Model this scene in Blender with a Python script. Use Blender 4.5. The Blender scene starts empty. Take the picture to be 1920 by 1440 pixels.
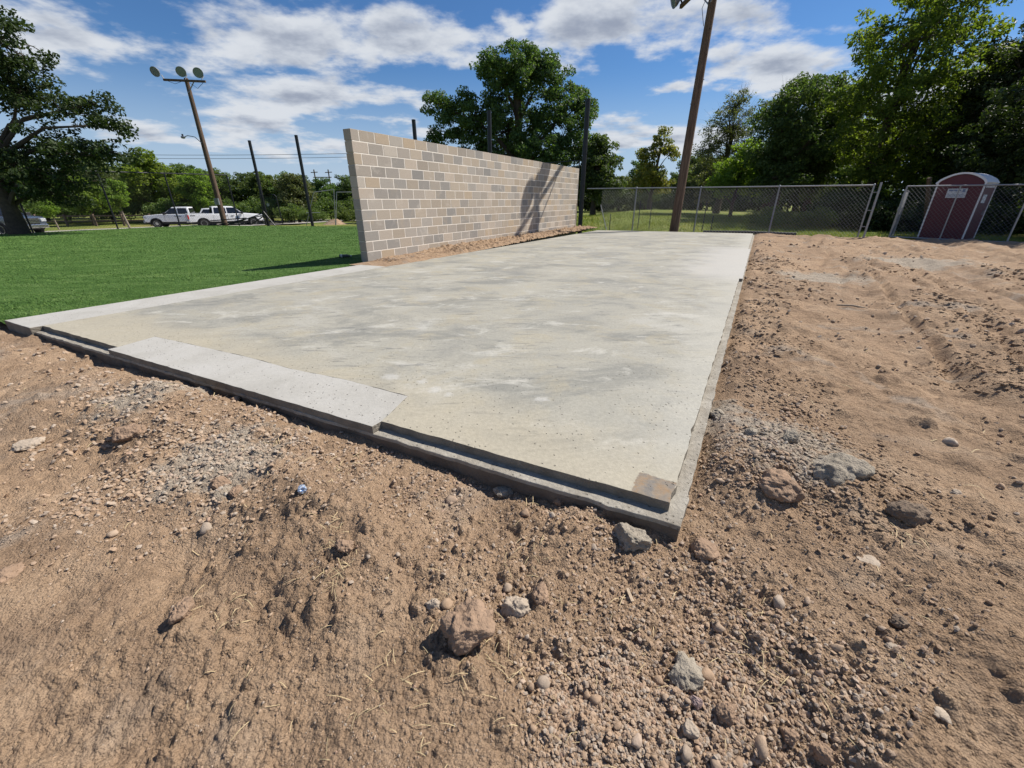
import bpy, bmesh, math, random
import numpy as np
from mathutils import Vector, Matrix

R = math.radians
SC = bpy.context.scene
COL = SC.collection
rng = np.random.default_rng(7)
random.seed(7)

# ------------------------------------------------------------------ camera, world, sun, exposure
CAM_H = 1.19
cam_d = bpy.data.cameras.new('camera')
cam_d.sensor_fit = 'HORIZONTAL'; cam_d.sensor_width = 36.0; cam_d.lens = 36.0 * 769.0 / 1920.0
cam_d.clip_start = 0.02; cam_d.clip_end = 4000
cam = bpy.data.objects.new('camera', cam_d); COL.objects.link(cam)
cam.location = (0, 0, CAM_H); cam.rotation_euler = (R(90 - 24.17), 0, 0)
SC.camera = cam

SUN_AZ, SUN_EL = R(66.0), R(47.5)
SUN_DIR = Vector((math.sin(SUN_AZ) * math.cos(SUN_EL), math.cos(SUN_AZ) * math.cos(SUN_EL), math.sin(SUN_EL)))
sun_d = bpy.data.lights.new('sun', 'SUN'); sun_d.energy = 5.0; sun_d.angle = R(0.55); sun_d.color = (1.0, 0.95, 0.87)
sun = bpy.data.objects.new('sun', sun_d); COL.objects.link(sun)
sun.rotation_euler = SUN_DIR.to_track_quat('Z', 'Y').to_euler(); sun.location = (30, 12, 40)

SC.view_settings.view_transform = 'Standard'; SC.view_settings.look = 'None'
SC.cycles.max_bounces = 5; SC.cycles.diffuse_bounces = 3; SC.cycles.glossy_bounces = 2; SC.cycles.transmission_bounces = 3; SC.cycles.transparent_max_bounces = 6
SC.view_settings.exposure = 0.46; SC.view_settings.gamma = 1.0; SC.view_settings.use_curve_mapping = False

def nn(nt, kind, **kw):
    n = nt.nodes.new(kind)
    for k, v in kw.items():
        if k.startswith('i_'):
            key = k[2:]
            key = int(key) if key.isdigit() else key.replace('_', ' ')
            n.inputs[key].default_value = v
        else:
            setattr(n, k, v)
    return n

def build_world():
    w = bpy.data.worlds.new('World'); SC.world = w; w.use_nodes = True
    nt = w.node_tree; nt.nodes.clear(); L = nt.links.new
    out = nn(nt, 'ShaderNodeOutputWorld')
    sky = nn(nt, 'ShaderNodeTexSky', sky_type='NISHITA', sun_disc=False, sun_elevation=SUN_EL, sun_rotation=SUN_AZ,
             air_density=1.0, dust_density=0.1, ozone_density=3.0, altitude=0)
    hs = nn(nt, 'ShaderNodeHueSaturation', i_Saturation=1.12, i_Value=1.0)
    L(sky.outputs[0], hs.inputs['Color'])
    tn = nn(nt, 'ShaderNodeMix', data_type='RGBA', blend_type='MULTIPLY'); tn.inputs[0].default_value = 1.0; L(hs.outputs[0], tn.inputs[6]); tn.inputs[7].default_value = (0.70, 0.90, 1.12, 1)
    bg = nn(nt, 'ShaderNodeBackground', i_Strength=0.064); L(tn.outputs[2], bg.inputs[0])
    tc = nn(nt, 'ShaderNodeTexCoord')
    sep = nn(nt, 'ShaderNodeSeparateXYZ'); L(tc.outputs['Generated'], sep.inputs[0])
    zc = nn(nt, 'ShaderNodeMath', operation='MAXIMUM', i_1=0.0); L(sep.outputs[2], zc.inputs[0])
    za = nn(nt, 'ShaderNodeMath', operation='ADD', i_1=0.16); L(zc.outputs[0], za.inputs[0])
    dx = nn(nt, 'ShaderNodeMath', operation='DIVIDE'); L(sep.outputs[0], dx.inputs[0]); L(za.outputs[0], dx.inputs[1])
    dy = nn(nt, 'ShaderNodeMath', operation='DIVIDE'); L(sep.outputs[1], dy.inputs[0]); L(za.outputs[0], dy.inputs[1])
    P = nn(nt, 'ShaderNodeCombineXYZ'); L(dx.outputs[0], P.inputs[0]); L(dy.outputs[0], P.inputs[1])
    def fbm(vec, scale, detail, rough, dist=0.0):
        n = nn(nt, 'ShaderNodeTexNoise', i_Scale=scale, i_Detail=detail, i_Roughness=rough, i_Distortion=dist); L(vec, n.inputs['Vector']); return n.outputs[0]
    # cloud banks: soft hills in the cloud plane whose outline is pushed about by noise
    wn = nn(nt, 'ShaderNodeTexNoise', i_Scale=2.6, i_Detail=5, i_Roughness=0.6); L(P.outputs[0], wn.inputs['Vector'])
    wo = nn(nt, 'ShaderNodeVectorMath', operation='SUBTRACT'); L(wn.outputs['Color'], wo.inputs[0]); wo.inputs[1].default_value = (0.5, 0.5, 0.5)
    wsc = nn(nt, 'ShaderNodeVectorMath', operation='SCALE', i_Scale=0.42); L(wo.outputs[0], wsc.inputs[0])
    PW = nn(nt, 'ShaderNodeVectorMath', operation='ADD'); L(P.outputs[0], PW.inputs[0]); L(wsc.outputs[0], PW.inputs[1])
    def banks(off):
        acc = None
        for (bx, by, rx, ry, amp) in CLOUDS:
            sb = nn(nt, 'ShaderNodeVectorMath', operation='SUBTRACT'); L(PW.outputs[0], sb.inputs[0]); sb.inputs[1].default_value = (bx - off[0], by - off[1], 0)
            ml = nn(nt, 'ShaderNodeVectorMath', operation='MULTIPLY'); L(sb.outputs[0], ml.inputs[0]); ml.inputs[1].default_value = (1 / rx, 1 / ry, 0)
            ln = nn(nt, 'ShaderNodeVectorMath', operation='LENGTH'); L(ml.outputs[0], ln.inputs[0])
            mr = nn(nt, 'ShaderNodeMapRange', i_1=0.0, i_2=1.5, i_3=amp * 4.0, i_4=0.0); L(ln.outputs['Value'], mr.inputs[0])
            if acc is None: acc = mr.outputs[0]
            else:
                ad = nn(nt, 'ShaderNodeMath', operation='MAXIMUM'); L(acc, ad.inputs[0]); L(mr.outputs[0], ad.inputs[1]); acc = ad.outputs[0]
        return acc
    f1 = fbm(P.outputs[0], 2.8, 9, 0.58); f0 = fbm(P.outputs[0], 0.9, 2, 0.5)
    def mad(a, k, c):
        m = nn(nt, 'ShaderNodeMath', operation='MULTIPLY_ADD', i_1=k, i_2=c); L(a, m.inputs[0]); return m.outputs[0]
    def plus(a, b):
        m = nn(nt, 'ShaderNodeMath', operation='ADD'); L(a, m.inputs[0]); L(b, m.inputs[1]); return m.outputs[0]
    bk = banks((0, 0))
    d1 = plus(plus(bk, mad(f1, 2.1, -1.05)), mad(f0, 0.8, -0.42))
    al = nn(nt, 'ShaderNodeMapRange', interpolation_type='SMOOTHSTEP', i_1=0.26, i_2=0.72, i_3=0.0, i_4=0.98); L(d1, al.inputs[0])
    # lit crowns towards the edges, grey-blue bellies where the cloud is thick
    up = nn(nt, 'ShaderNodeVectorMath', operation='SCALE', i_Scale=0.955); L(P.outputs[0], up.inputs[0]); f2 = fbm(up.outputs[0], 2.8, 5, 0.58)
    th = nn(nt, 'ShaderNodeMapRange', interpolation_type='SMOOTHSTEP', i_1=0.40, i_2=1.45, i_3=0.0, i_4=1.0); L(plus(bk, mad(f2, 3.2, -1.6)), th.inputs[0])
    ramp = nn(nt, 'ShaderNodeValToRGB'); L(th.outputs[0], ramp.inputs[0])
    e = ramp.color_ramp.elements
    e[0].position = 0.0; e[0].color = (0.80, 0.84, 0.90, 1)
    e[1].position = 1.0; e[1].color = (0.36, 0.41, 0.52, 1)
    m = ramp.color_ramp.elements.new(0.45); m.color = (0.60, 0.65, 0.74, 1)
    bc = nn(nt, 'ShaderNodeBackground', i_Strength=0.64); L(ramp.outputs[0], bc.inputs[0])
    mx = nn(nt, 'ShaderNodeMixShader'); L(al.outputs[0], mx.inputs[0]); L(bg.outputs[0], mx.inputs[1]); L(bc.outputs[0], mx.inputs[2])
    hz = nn(nt, 'ShaderNodeMapRange', interpolation_type='SMOOTHSTEP', i_1=0.0, i_2=0.24, i_3=0.85, i_4=0.0); L(sep.outputs[2], hz.inputs[0])
    bh = nn(nt, 'ShaderNodeBackground', i_Strength=1.0); bh.inputs[0].default_value = (0.34, 0.42, 0.54, 1)
    m2 = nn(nt, 'ShaderNodeMixShader'); L(hz.outputs[0], m2.inputs[0]); L(bg.outputs[0], m2.inputs[1]); L(bh.outputs[0], m2.inputs[2])
    nt.links.new(m2.outputs[0], mx.inputs[1])
    L(mx.outputs[0], out.inputs[0])

# cloud banks in the cloud plane (x to the right, y ahead), with half sizes and weight
CLOUDS = [(-0.95, 2.12, 0.60, 0.30, 0.25), (-0.50, 2.22, 0.46, 0.26, 0.26), (-1.16, 2.72, 0.72, 0.36, 0.23), (-1.84, 3.1, 0.55, 0.42, 0.21),
          (0.44, 2.10, 0.50, 0.27, 0.26), (0.23, 2.42, 0.22, 0.22, 0.18), (0.96, 2.03, 0.32, 0.18, 0.22), (1.30, 2.35, 0.46, 0.26, 0.25),
          (0.83, 2.67, 0.24, 0.10, 0.17), (0.80, 3.55, 0.36, 0.5, 0.25), (1.25, 3.5, 0.42, 0.5, 0.22), (-0.03, 2.1, 0.14, 0.14, 0.2),
          (-1.75, 1.98, 0.46, 0.28, 0.23), (-2.35, 3.05, 0.42, 0.36, 0.20), (-1.5, 3.6, 0.6, 0.4, 0.19), (-0.62, 3.3, 0.3, 0.25, 0.17), (2.2, 2.6, 0.6, 0.5, 0.22),
          (0.5, 0.9, 0.5, 0.3, 0.25), (-0.9, 0.6, 0.6, 0.35, 0.25), (2.4, 0.6, 0.7, 0.5, 0.22), (-0.6, -1.2, 0.9, 0.6, 0.25), (1.2, -1.6, 0.8, 0.7, 0.25), (-2.6, -0.6, 0.8, 0.6, 0.25)]
build_world()

# ------------------------------------------------------------------ helpers
def tag(o, label=None, cat=None, group=None, kind=None):
    if label: o['label'] = label
    if cat: o['category'] = cat
    if group: o['group'] = group
    if kind: o['kind'] = kind
    return o

def thing(name, label, cat, loc=(0, 0, 0), rotz=0.0, group=None):
    o = bpy.data.objects.new(name, None); COL.objects.link(o)
    o.location = loc; o.rotation_euler = (0, 0, rotz); o.empty_display_size = 0.2
    return tag(o, label, cat, group, 'thing')

def add_obj(name, me, parent=None, loc=None):
    o = bpy.data.objects.new(name, me); COL.objects.link(o)
    if parent is not None: o.parent = parent
    if loc is not None: o.location = loc
    return o

def np_mesh(name, V, F, mat, smooth=False, col=None):
    V = np.ascontiguousarray(V, dtype=np.float32).reshape(-1, 3); F = np.ascontiguousarray(F, dtype=np.int32)
    k = F.shape[1]
    me = bpy.data.meshes.new(name)
    me.vertices.add(len(V)); me.vertices.foreach_set('co', V.ravel())
    me.loops.add(F.size); me.loops.foreach_set('vertex_index', F.ravel())
    me.polygons.add(len(F)); me.polygons.foreach_set('loop_start', np.arange(0, F.size, k, dtype=np.int32))
    me.polygons.foreach_set('use_smooth', np.full(len(F), smooth, dtype=bool))
    if col is not None:
        at = me.attributes.new('tint', 'FLOAT', 'POINT'); at.data.foreach_set('value', np.ascontiguousarray(col, dtype=np.float32))
    me.update(calc_edges=True); me.validate()
    if mat is not None: me.materials.append(mat)
    return me

class MB:
    """collects simple solids into one mesh"""
    def __init__(s): s.v = []; s.f = []; s.m = []; s.cur = 0
    def add(s, vs, fs):
        o = len(s.v); s.v += [tuple(map(float, p)) for p in vs]; s.f += [[i + o for i in f] for f in fs]; s.m += [s.cur] * len(fs); return s
    def box(s, x0, x1, y0, y1, z0, z1):
        return s.add([(x0, y0, z0), (x1, y0, z0), (x1, y1, z0), (x0, y1, z0), (x0, y0, z1), (x1, y0, z1), (x1, y1, z1), (x0, y1, z1)],
                     [(0, 3, 2, 1), (4, 5, 6, 7), (0, 1, 5, 4), (1, 2, 6, 5), (2, 3, 7, 6), (3, 0, 4, 7)])
    def tube(s, pts, rad, n=8, cap=True):
        pts = [Vector(p) for p in pts]; m = len(pts)
        if not isinstance(rad, (list, tuple)): rad = [rad] * m
        rings = []; ref = None
        for i, p in enumerate(pts):
            d = (pts[min(i + 1, m - 1)] - pts[max(i - 1, 0)]); d.normalize()
            if ref is None:
                ref = Vector((0, 0, 1)) if abs(d.z) < 0.9 else Vector((1, 0, 0))
            a = d.cross(ref); a.normalize(); b = d.cross(a); ref = -b if False else ref
            rings.append([p + (a * math.cos(2 * math.pi * k / n) + b * math.sin(2 * math.pi * k / n)) * rad[i] for k in range(n)])
        vs = [q for r_ in rings for q in r_]; fs = []
        for i in range(m - 1):
            for k in range(n):
                k2 = (k + 1) % n
                fs.append((i * n + k, i * n + k2, (i + 1) * n + k2, (i + 1) * n + k))
        if cap: fs.append(tuple(range(n - 1, -1, -1))); fs.append(tuple((m - 1) * n + k for k in range(n)))
        return s.add(vs, fs)
    def bar(s, p, q, w, h):
        """rectangular bar between two points"""
        p = Vector(p); q = Vector(q); d = (q - p).normalized()
        ref = Vector((0, 0, 1)) if abs(d.z) < 0.95 else Vector((1, 0, 0))
        a = d.cross(ref).normalized() * w / 2; b = a.cross(d).normalized() * h / 2
        vs = [p - a - b, p + a - b, p + a + b, p - a + b, q - a - b, q + a - b, q + a + b, q - a + b]
        return s.add(vs, [(0, 1, 2, 3), (7, 6, 5, 4), (0, 4, 5, 1), (1, 5, 6, 2), (2, 6, 7, 3), (3, 7, 4, 0)])
    def prism(s, poly, y0, y1, shrink=None):
        """polygon in x,z extruded along y"""
        n = len(poly)
        vs = [(x, y0, z) for x, z in poly] + [(x, y1, z) for x, z in poly]
        return s.add(vs, [tuple(range(n)), tuple(range(2 * n - 1, n - 1, -1))] + [(i, i + n, (i + 1) % n + n, (i + 1) % n) for i in range(n)])
    def lathe(s, prof, n=16, axis='z', c=(0, 0, 0)):
        vs = []; fs = []
        for r_, h in prof:
            for k in range(n):
                t = 2 * math.pi * k / n
                p = (r_ * math.cos(t), r_ * math.sin(t), h)
                if axis == 'y': p = (p[0], p[2], p[1])
                if axis == 'x': p = (p[2], p[0], p[1])
                vs.append((p[0] + c[0], p[1] + c[1], p[2] + c[2]))
        m = len(prof)
        for i in range(m - 1):
            for k in range(n):
                k2 = (k + 1) % n; fs.append((i * n + k, i * n + k2, (i + 1) * n + k2, (i + 1) * n + k))
        fs.append(tuple(range(n - 1, -1, -1))); fs.append(tuple((m - 1) * n + k for k in range(n)))
        return s.add(vs, fs)
    def mesh(s, name, mat, smooth=False, recalc=True, bevel=0.0, seg=2):
        me = bpy.data.meshes.new(name); me.from_pydata(s.v, [], s.f)
        if mat is not None:
            for m_ in (mat if isinstance(mat, (list, tuple)) else [mat]): me.materials.append(m_)
        if any(s.m): me.polygons.foreach_set('material_index', np.array(s.m, dtype=np.int32))
        bm = bmesh.new(); bm.from_mesh(me)
        if recalc: bmesh.ops.recalc_face_normals(bm, faces=bm.faces)
        if bevel > 0:
            ed = [e for e in bm.edges if len(e.link_faces) == 2 and e.calc_face_angle(0) > 0.5]
            bmesh.ops.bevel(bm, geom=ed, offset=bevel, segments=seg, profile=0.6, affect='EDGES', clamp_overlap=True)
        if smooth:
            for f in bm.faces: f.smooth = True
            for e in bm.edges:
                if len(e.link_faces) == 2 and e.calc_face_angle(0) > 0.7: e.smooth = False
        bm.to_mesh(me); bm.free(); me.update()
        return me
    def build(s, name, mat, parent=None, loc=None, **kw):
        return add_obj(name, s.mesh(name, mat, **kw), parent, loc)

# --- noise in numpy
_perm = np.random.default_rng(3).permutation(512); _perm = np.concatenate([_perm, _perm, _perm])
_g = np.random.default_rng(4).random(512) * 2 * np.pi; _gx, _gy = np.cos(_g), np.sin(_g)
_gv = np.random.default_rng(5).random(512) * 2 - 1
def perlin(x, y):
    xi = np.floor(x).astype(int); yi = np.floor(y).astype(int); xf = x - xi; yf = y - yi
    u = xf ** 3 * (xf * (xf * 6 - 15) + 10); v = yf ** 3 * (yf * (yf * 6 - 15) + 10)
    def h(a, b): return _perm[(_perm[a & 511] + b) & 511]
    def gr(a, b, dx, dy): k = h(a, b); return _gx[k] * dx + _gy[k] * dy
    n00 = gr(xi, yi, xf, yf); n10 = gr(xi + 1, yi, xf - 1, yf); n01 = gr(xi, yi + 1, xf, yf - 1); n11 = gr(xi + 1, yi + 1, xf - 1, yf - 1)
    return 1.4 * ((n00 * (1 - u) + n10 * u) * (1 - v) + (n01 * (1 - u) + n11 * u) * v)
def fbm(x, y, octs=4, gain=0.5, lac=2.03):
    s_ = np.zeros_like(x); a = 1.0
    for i in range(octs):
        s_ += a * perlin(x + 17.3 * i, y - 9.1 * i); x = x * lac; y = y * lac; a *= gain
    return s_
def vnoise3(p):
    i = np.floor(p).astype(int); f = p - i; f = f * f * (3 - 2 * f)
    r_ = 0
    for dx in (0, 1):
        for dy in (0, 1):
            for dz in (0, 1):
                hsh = _perm[(_perm[(_perm[(i[:, 0] + dx) & 511] + i[:, 1] + dy) & 511] + i[:, 2] + dz) & 511]
                w = (f[:, 0] if dx else 1 - f[:, 0]) * (f[:, 1] if dy else 1 - f[:, 1]) * (f[:, 2] if dz else 1 - f[:, 2])
                r_ = r_ + w * _gv[hsh]
    return r_
def worley_bumps(x, y, cell, seed, keep=0.75):
    """rounded lumps of random size, one per cell at most: height 0..1 in units of the lump radius"""
    gx, gy = x / cell, y / cell; ix, iy = np.floor(gx).astype(int), np.floor(gy).astype(int); best = np.zeros_like(gx)
    for dx in (-1, 0, 1):
        for dy in (-1, 0, 1):
            cx, cy = ix + dx, iy + dy; h = _perm[(_perm[(cx + seed) & 511] + cy) & 511]
            r1, r2, r3 = _gv[h], _gv[(h * 7 + 3) & 511], _gv[(h * 13 + 5) & 511]
            rad = np.where(_gv[(h * 3 + 11) & 511] < keep * 2 - 1, 0.22 + 0.34 * np.abs(r3), 0.0)
            ex, ey = gx - (cx + 0.5 + 0.38 * r1), gy - (cy + 0.5 + 0.38 * r2)
            q = 1 - (ex * ex * (1 + 0.5 * r1) + ey * ey * (1 + 0.5 * r2)) / np.maximum(rad * rad, 1e-6)
            best = np.maximum(best, np.where(rad > 0, np.sqrt(np.maximum(q, 0)) * rad, 0))
    return best
def sstep(a, b, x):
    t = np.clip((x - a) / (b - a), 0, 1); return t * t * (3 - 2 * t)

# ------------------------------------------------------------------ materials
def mat_new(name):
    m = bpy.data.materials.new(name); m.use_nodes = True
    nt = m.node_tree; b = nt.nodes['Principled BSDF']; return m, nt, b
def ramp_of(nt, fac, stops):
    r_ = nn(nt, 'ShaderNodeValToRGB'); e = r_.color_ramp.elements
    while len(e) < len(stops): e.new(0.5)
    for k, (p, c) in enumerate(stops): e[k].position = p; e[k].color = (*c, 1) if len(c) == 3 else c
    nt.links.new(fac, r_.inputs[0]); return r_.outputs[0]
def noise_of(nt, vec, scale, detail=4, rough=0.55, dist=0.0):
    n = nn(nt, 'ShaderNodeTexNoise', i_Scale=scale, i_Detail=detail, i_Roughness=rough, i_Distortion=dist)
    if vec is not None: nt.links.new(vec, n.inputs['Vector'])
    return n.outputs[0]
def mixc(nt, fac, a, b, mode='MIX'):
    m = nn(nt, 'ShaderNodeMix', data_type='RGBA', blend_type=mode)
    for sock, val in ((m.inputs[0], fac), (m.inputs[6], a), (m.inputs[7], b)):
        if isinstance(val, (int, float)): sock.default_value = val
        elif isinstance(val, tuple): sock.default_value = (*val, 1) if len(val) == 3 else val
        else: nt.links.new(val, sock)
    return m.outputs[2]
def mth(nt, op, a, b=None, c=None, clamp=False):
    m = nn(nt, 'ShaderNodeMath', operation=op, use_clamp=clamp)
    for i, v in enumerate((a, b, c)):
        if v is None: continue
        if isinstance(v, (int, float)): m.inputs[i].default_value = v
        else: nt.links.new(v, m.inputs[i])
    return m.outputs[0]
def mrange(nt, v, a, b, c=0.0, d=1.0, smooth=True):
    m = nn(nt, 'ShaderNodeMapRange', i_1=a, i_2=b, i_3=c, i_4=d)
    if smooth: m.interpolation_type = 'SMOOTHSTEP'
    nt.links.new(v, m.inputs[0]); return m.outputs[0]
def bump_of(nt, b, h, dist, strength=1.0, prev=None):
    n = nn(nt, 'ShaderNodeBump', i_Strength=strength, i_Distance=dist); nt.links.new(h, n.inputs['Height'])
    if prev is not None: nt.links.new(prev, n.inputs['Normal'])
    nt.links.new(n.outputs[0], b.inputs['Normal']); return n.outputs[0]
def geo_pos(nt): return nn(nt, 'ShaderNodeNewGeometry').outputs['Position']
def simple(name, col, rough=0.6, metal=0.0, var=0.12, scale=8.0, bump=0.0, spec=0.4, coat=0.0):
    m, nt, b = mat_new(name)
    tc = nn(nt, 'ShaderNodeTexCoord').outputs['Object']
    f = noise_of(nt, tc, scale, 5, 0.6)
    c0 = tuple(max(0, v * (1 - var)) for v in col); c1 = tuple(min(1, v * (1 + var)) for v in col)
    nt.links.new(ramp_of(nt, f, [(0.25, c0), (0.75, c1)]), b.inputs['Base Color'])
    b.inputs['Roughness'].default_value = rough; b.inputs['Metallic'].default_value = metal
    b.inputs['Specular IOR Level'].default_value = spec
    if coat: b.inputs['Coat Weight'].default_value = coat; b.inputs['Coat Roughness'].default_value = 0.08
    if bump: bump_of(nt, b, noise_of(nt, tc, scale * 6, 4), bump)
    return m

def mat_dirt(name, stone=False):
    m, nt, b = mat_new(name); L = nt.links.new
    p = geo_pos(nt)
    big = noise_of(nt, p, 0.55, 4, 0.6, 0.6)
    mid = noise_of(nt, p, 3.7, 5, 0.6, 0.3)
    fine = noise_of(nt, p, 42, 6, 0.7)
    c = ramp_of(nt, big, [(0.30, (0.290, 0.197, 0.126)), (0.50, (0.362, 0.245, 0.154)), (0.70, (0.425, 0.286, 0.176))])
    c2 = ramp_of(nt, mid, [(0.28, (0.215, 0.148, 0.098)), (0.5, (0.355, 0.248, 0.164)), (0.75, (0.46, 0.35, 0.248))])
    c = mixc(nt, 0.5, c, c2)
    damp = mrange(nt, noise_of(nt, p, 0.9, 6, 0.7, 1.0), 0.54, 0.68)
    c = mixc(nt, mth(nt, 'MULTIPLY', damp, 0.65), c, (0.205, 0.138, 0.092))
    dry = mrange(nt, noise_of(nt, p, 0.7, 5, 0.65, 0.7), 0.60, 0.72)
    c = mixc(nt, mth(nt, 'MULTIPLY', dry, 0.45), c, (0.46, 0.37, 0.28))
    grey = mrange(nt, noise_of(nt, p, 1.3, 3, 0.6, 0.8), 0.57, 0.70)
    c = mixc(nt, mth(nt, 'MULTIPLY', grey, 0.55), c, (0.34, 0.295, 0.245))
    for (gx_, gy_, gr) in ((1.50, 1.98, 0.42), (1.35, 2.45, 0.25), (-1.55, 1.85, 0.40), (-2.5, 2.55, 0.40), (5.6, 7.6, 0.9), (9.0, 9.5, 1.2)):      # crumbled concrete and ash-grey fill mixed into the soil
        q = nn(nt, 'ShaderNodeVectorMath', operation='DISTANCE'); L(p, q.inputs[0]); q.inputs[1].default_value = (gx_, gy_, -0.1)
        dd = mth(nt, 'ADD', q.outputs['Value'], mth(nt, 'MULTIPLY', mth(nt, 'SUBTRACT', noise_of(nt, p, 3.0 / max(gr, 0.3), 5, 0.7), 0.5), gr * 2.2))
        c = mixc(nt, mrange(nt, dd, gr, gr * 0.45, 0, 0.7), c, (0.375, 0.335, 0.275))
    if stone:
        isl = nn(nt, 'ShaderNodeNewGeometry').outputs['Random Per Island']
        oi = nn(nt, 'ShaderNodeObjectInfo').outputs['Random']
        rr = mth(nt, 'FRACT', mth(nt, 'ADD', isl, oi))
        tint = ramp_of(nt, rr, [(0.0, (0.33, 0.235, 0.165)), (0.34, (0.40, 0.285, 0.20)), (0.62, (0.44, 0.345, 0.265)), (0.80, (0.34, 0.31, 0.27)), (0.93, (0.50, 0.455, 0.395)), (1.0, (0.40, 0.25, 0.185))])
        c = mixc(nt, 0.5, c, tint)
    c = mixc(nt, 1.0, c, ramp_of(nt, fine, [(0.3, (0.80, 0.79, 0.78)), (0.7, (1.14, 1.14, 1.14))]), 'MULTIPLY')
    if not stone:
        vo = nn(nt, 'ShaderNodeTexVoronoi', i_Scale=95.0); L(p, vo.inputs['Vector'])
        sp = mrange(nt, vo.outputs['Distance'], 0.16, 0.05)
        pick = mth(nt, 'GREATER_THAN', nn(nt, 'ShaderNodeSeparateColor').outputs[0], 0.7)
        sc = pick.node.inputs[0].links[0].from_node; L(vo.outputs['Color'], sc.inputs[0])
        c = mixc(nt, mth(nt, 'MULTIPLY', mth(nt, 'MULTIPLY', sp, pick), 0.7), c, (0.48, 0.42, 0.35))
    L(c, b.inputs['Base Color']); b.inputs['Roughness'].default_value = 0.95; b.inputs['Specular IOR Level'].default_value = 0.12
    h1 = noise_of(nt, p, 130, 6, 0.8)
    n1 = bump_of(nt, b, h1, 0.009 if not stone else 0.003, 0.9)
    if not stone:
        n1 = bump_of(nt, b, noise_of(nt, p, 7.0, 6, 0.65), 0.09, 0.55, n1); n1 = bump_of(nt, b, noise_of(nt, p, 24.0, 4, 0.7), 0.03, 0.6, n1)
        v2 = nn(nt, 'ShaderNodeTexVoronoi', i_Scale=120.0); L(p, v2.inputs['Vector'])
        bump_of(nt, b, mth(nt, 'MULTIPLY', v2.outputs['Distance'], -1.0), 0.006, 0.8, n1)
    return m

M = {}
M['dirt'] = mat_dirt('dirt')
M['stone'] = mat_dirt('dirt_stone', True)
M['clod'] = simple('brown_clod', (0.30, 0.205, 0.14), 0.95, 0, 0.25, 14, 0.01, 0.1)
M['clod_dark'] = simple('dark_clod', (0.20, 0.15, 0.11), 0.95, 0, 0.25, 14, 0.01, 0.1)
M['rubble'] = simple('concrete_rubble', (0.33, 0.285, 0.225), 0.95, 0, 0.3, 22, 0.012, 0.1)
M['pale_stone'] = simple('pale_stone', (0.37, 0.30, 0.23), 0.85, 0, 0.2, 20, 0.004, 0.2)
M['mauve_stone'] = simple('mauve_stone', (0.30, 0.22, 0.20), 0.8, 0, 0.15, 20, 0.003, 0.2)
M['straw'] = simple('dry_straw', (0.46, 0.355, 0.20), 0.8, 0, 0.35, 30)
M['wood_chip'] = simple('weathered_wood', (0.42, 0.32, 0.22), 0.85, 0, 0.2, 30, 0.003)

# ------------------------------------------------------------------ site frames
AZ = R(29.0)
U = np.array([math.sin(AZ), math.cos(AZ)]); N = np.array([-math.cos(AZ), math.sin(AZ)]); C0 = np.array([0.70, 1.31])
def site(a, n):                      # metres along the slab, metres towards the turf
    p = C0 + U * a + N * n; return float(p[0]), float(p[1])
P00 = np.array([0.70, 1.31]); P01 = np.array([-5.49, 4.35]); P10 = np.array([9.45, 16.95]); P11 = np.array([3.15, 19.15])
SLAB_L, SLAB_W = 17.9, 6.9
def S(a, n):
    s_, t = a / SLAB_L, n / SLAB_W
    p = P00 * (1 - s_) * (1 - t) + P01 * (1 - s_) * t + P10 * s_ * (1 - t) + P11 * s_ * t
    return float(p[0]), float(p[1])
_fd = (P01 - P00) / np.linalg.norm(P01 - P00); FN = np.array([-_fd[1], _fd[0]]);  FN = FN if FN @ U < 0 else -FN   # outward normal of the front edge
_rd = (P10 - P00) / np.linalg.norm(P10 - P00); RN = np.array([_rd[1], -_rd[0]])                                     # outward normal of the right edge
def turf_z(n): return -0.03 - 0.0195 * np.maximum(n - 7.0, 0)

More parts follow.
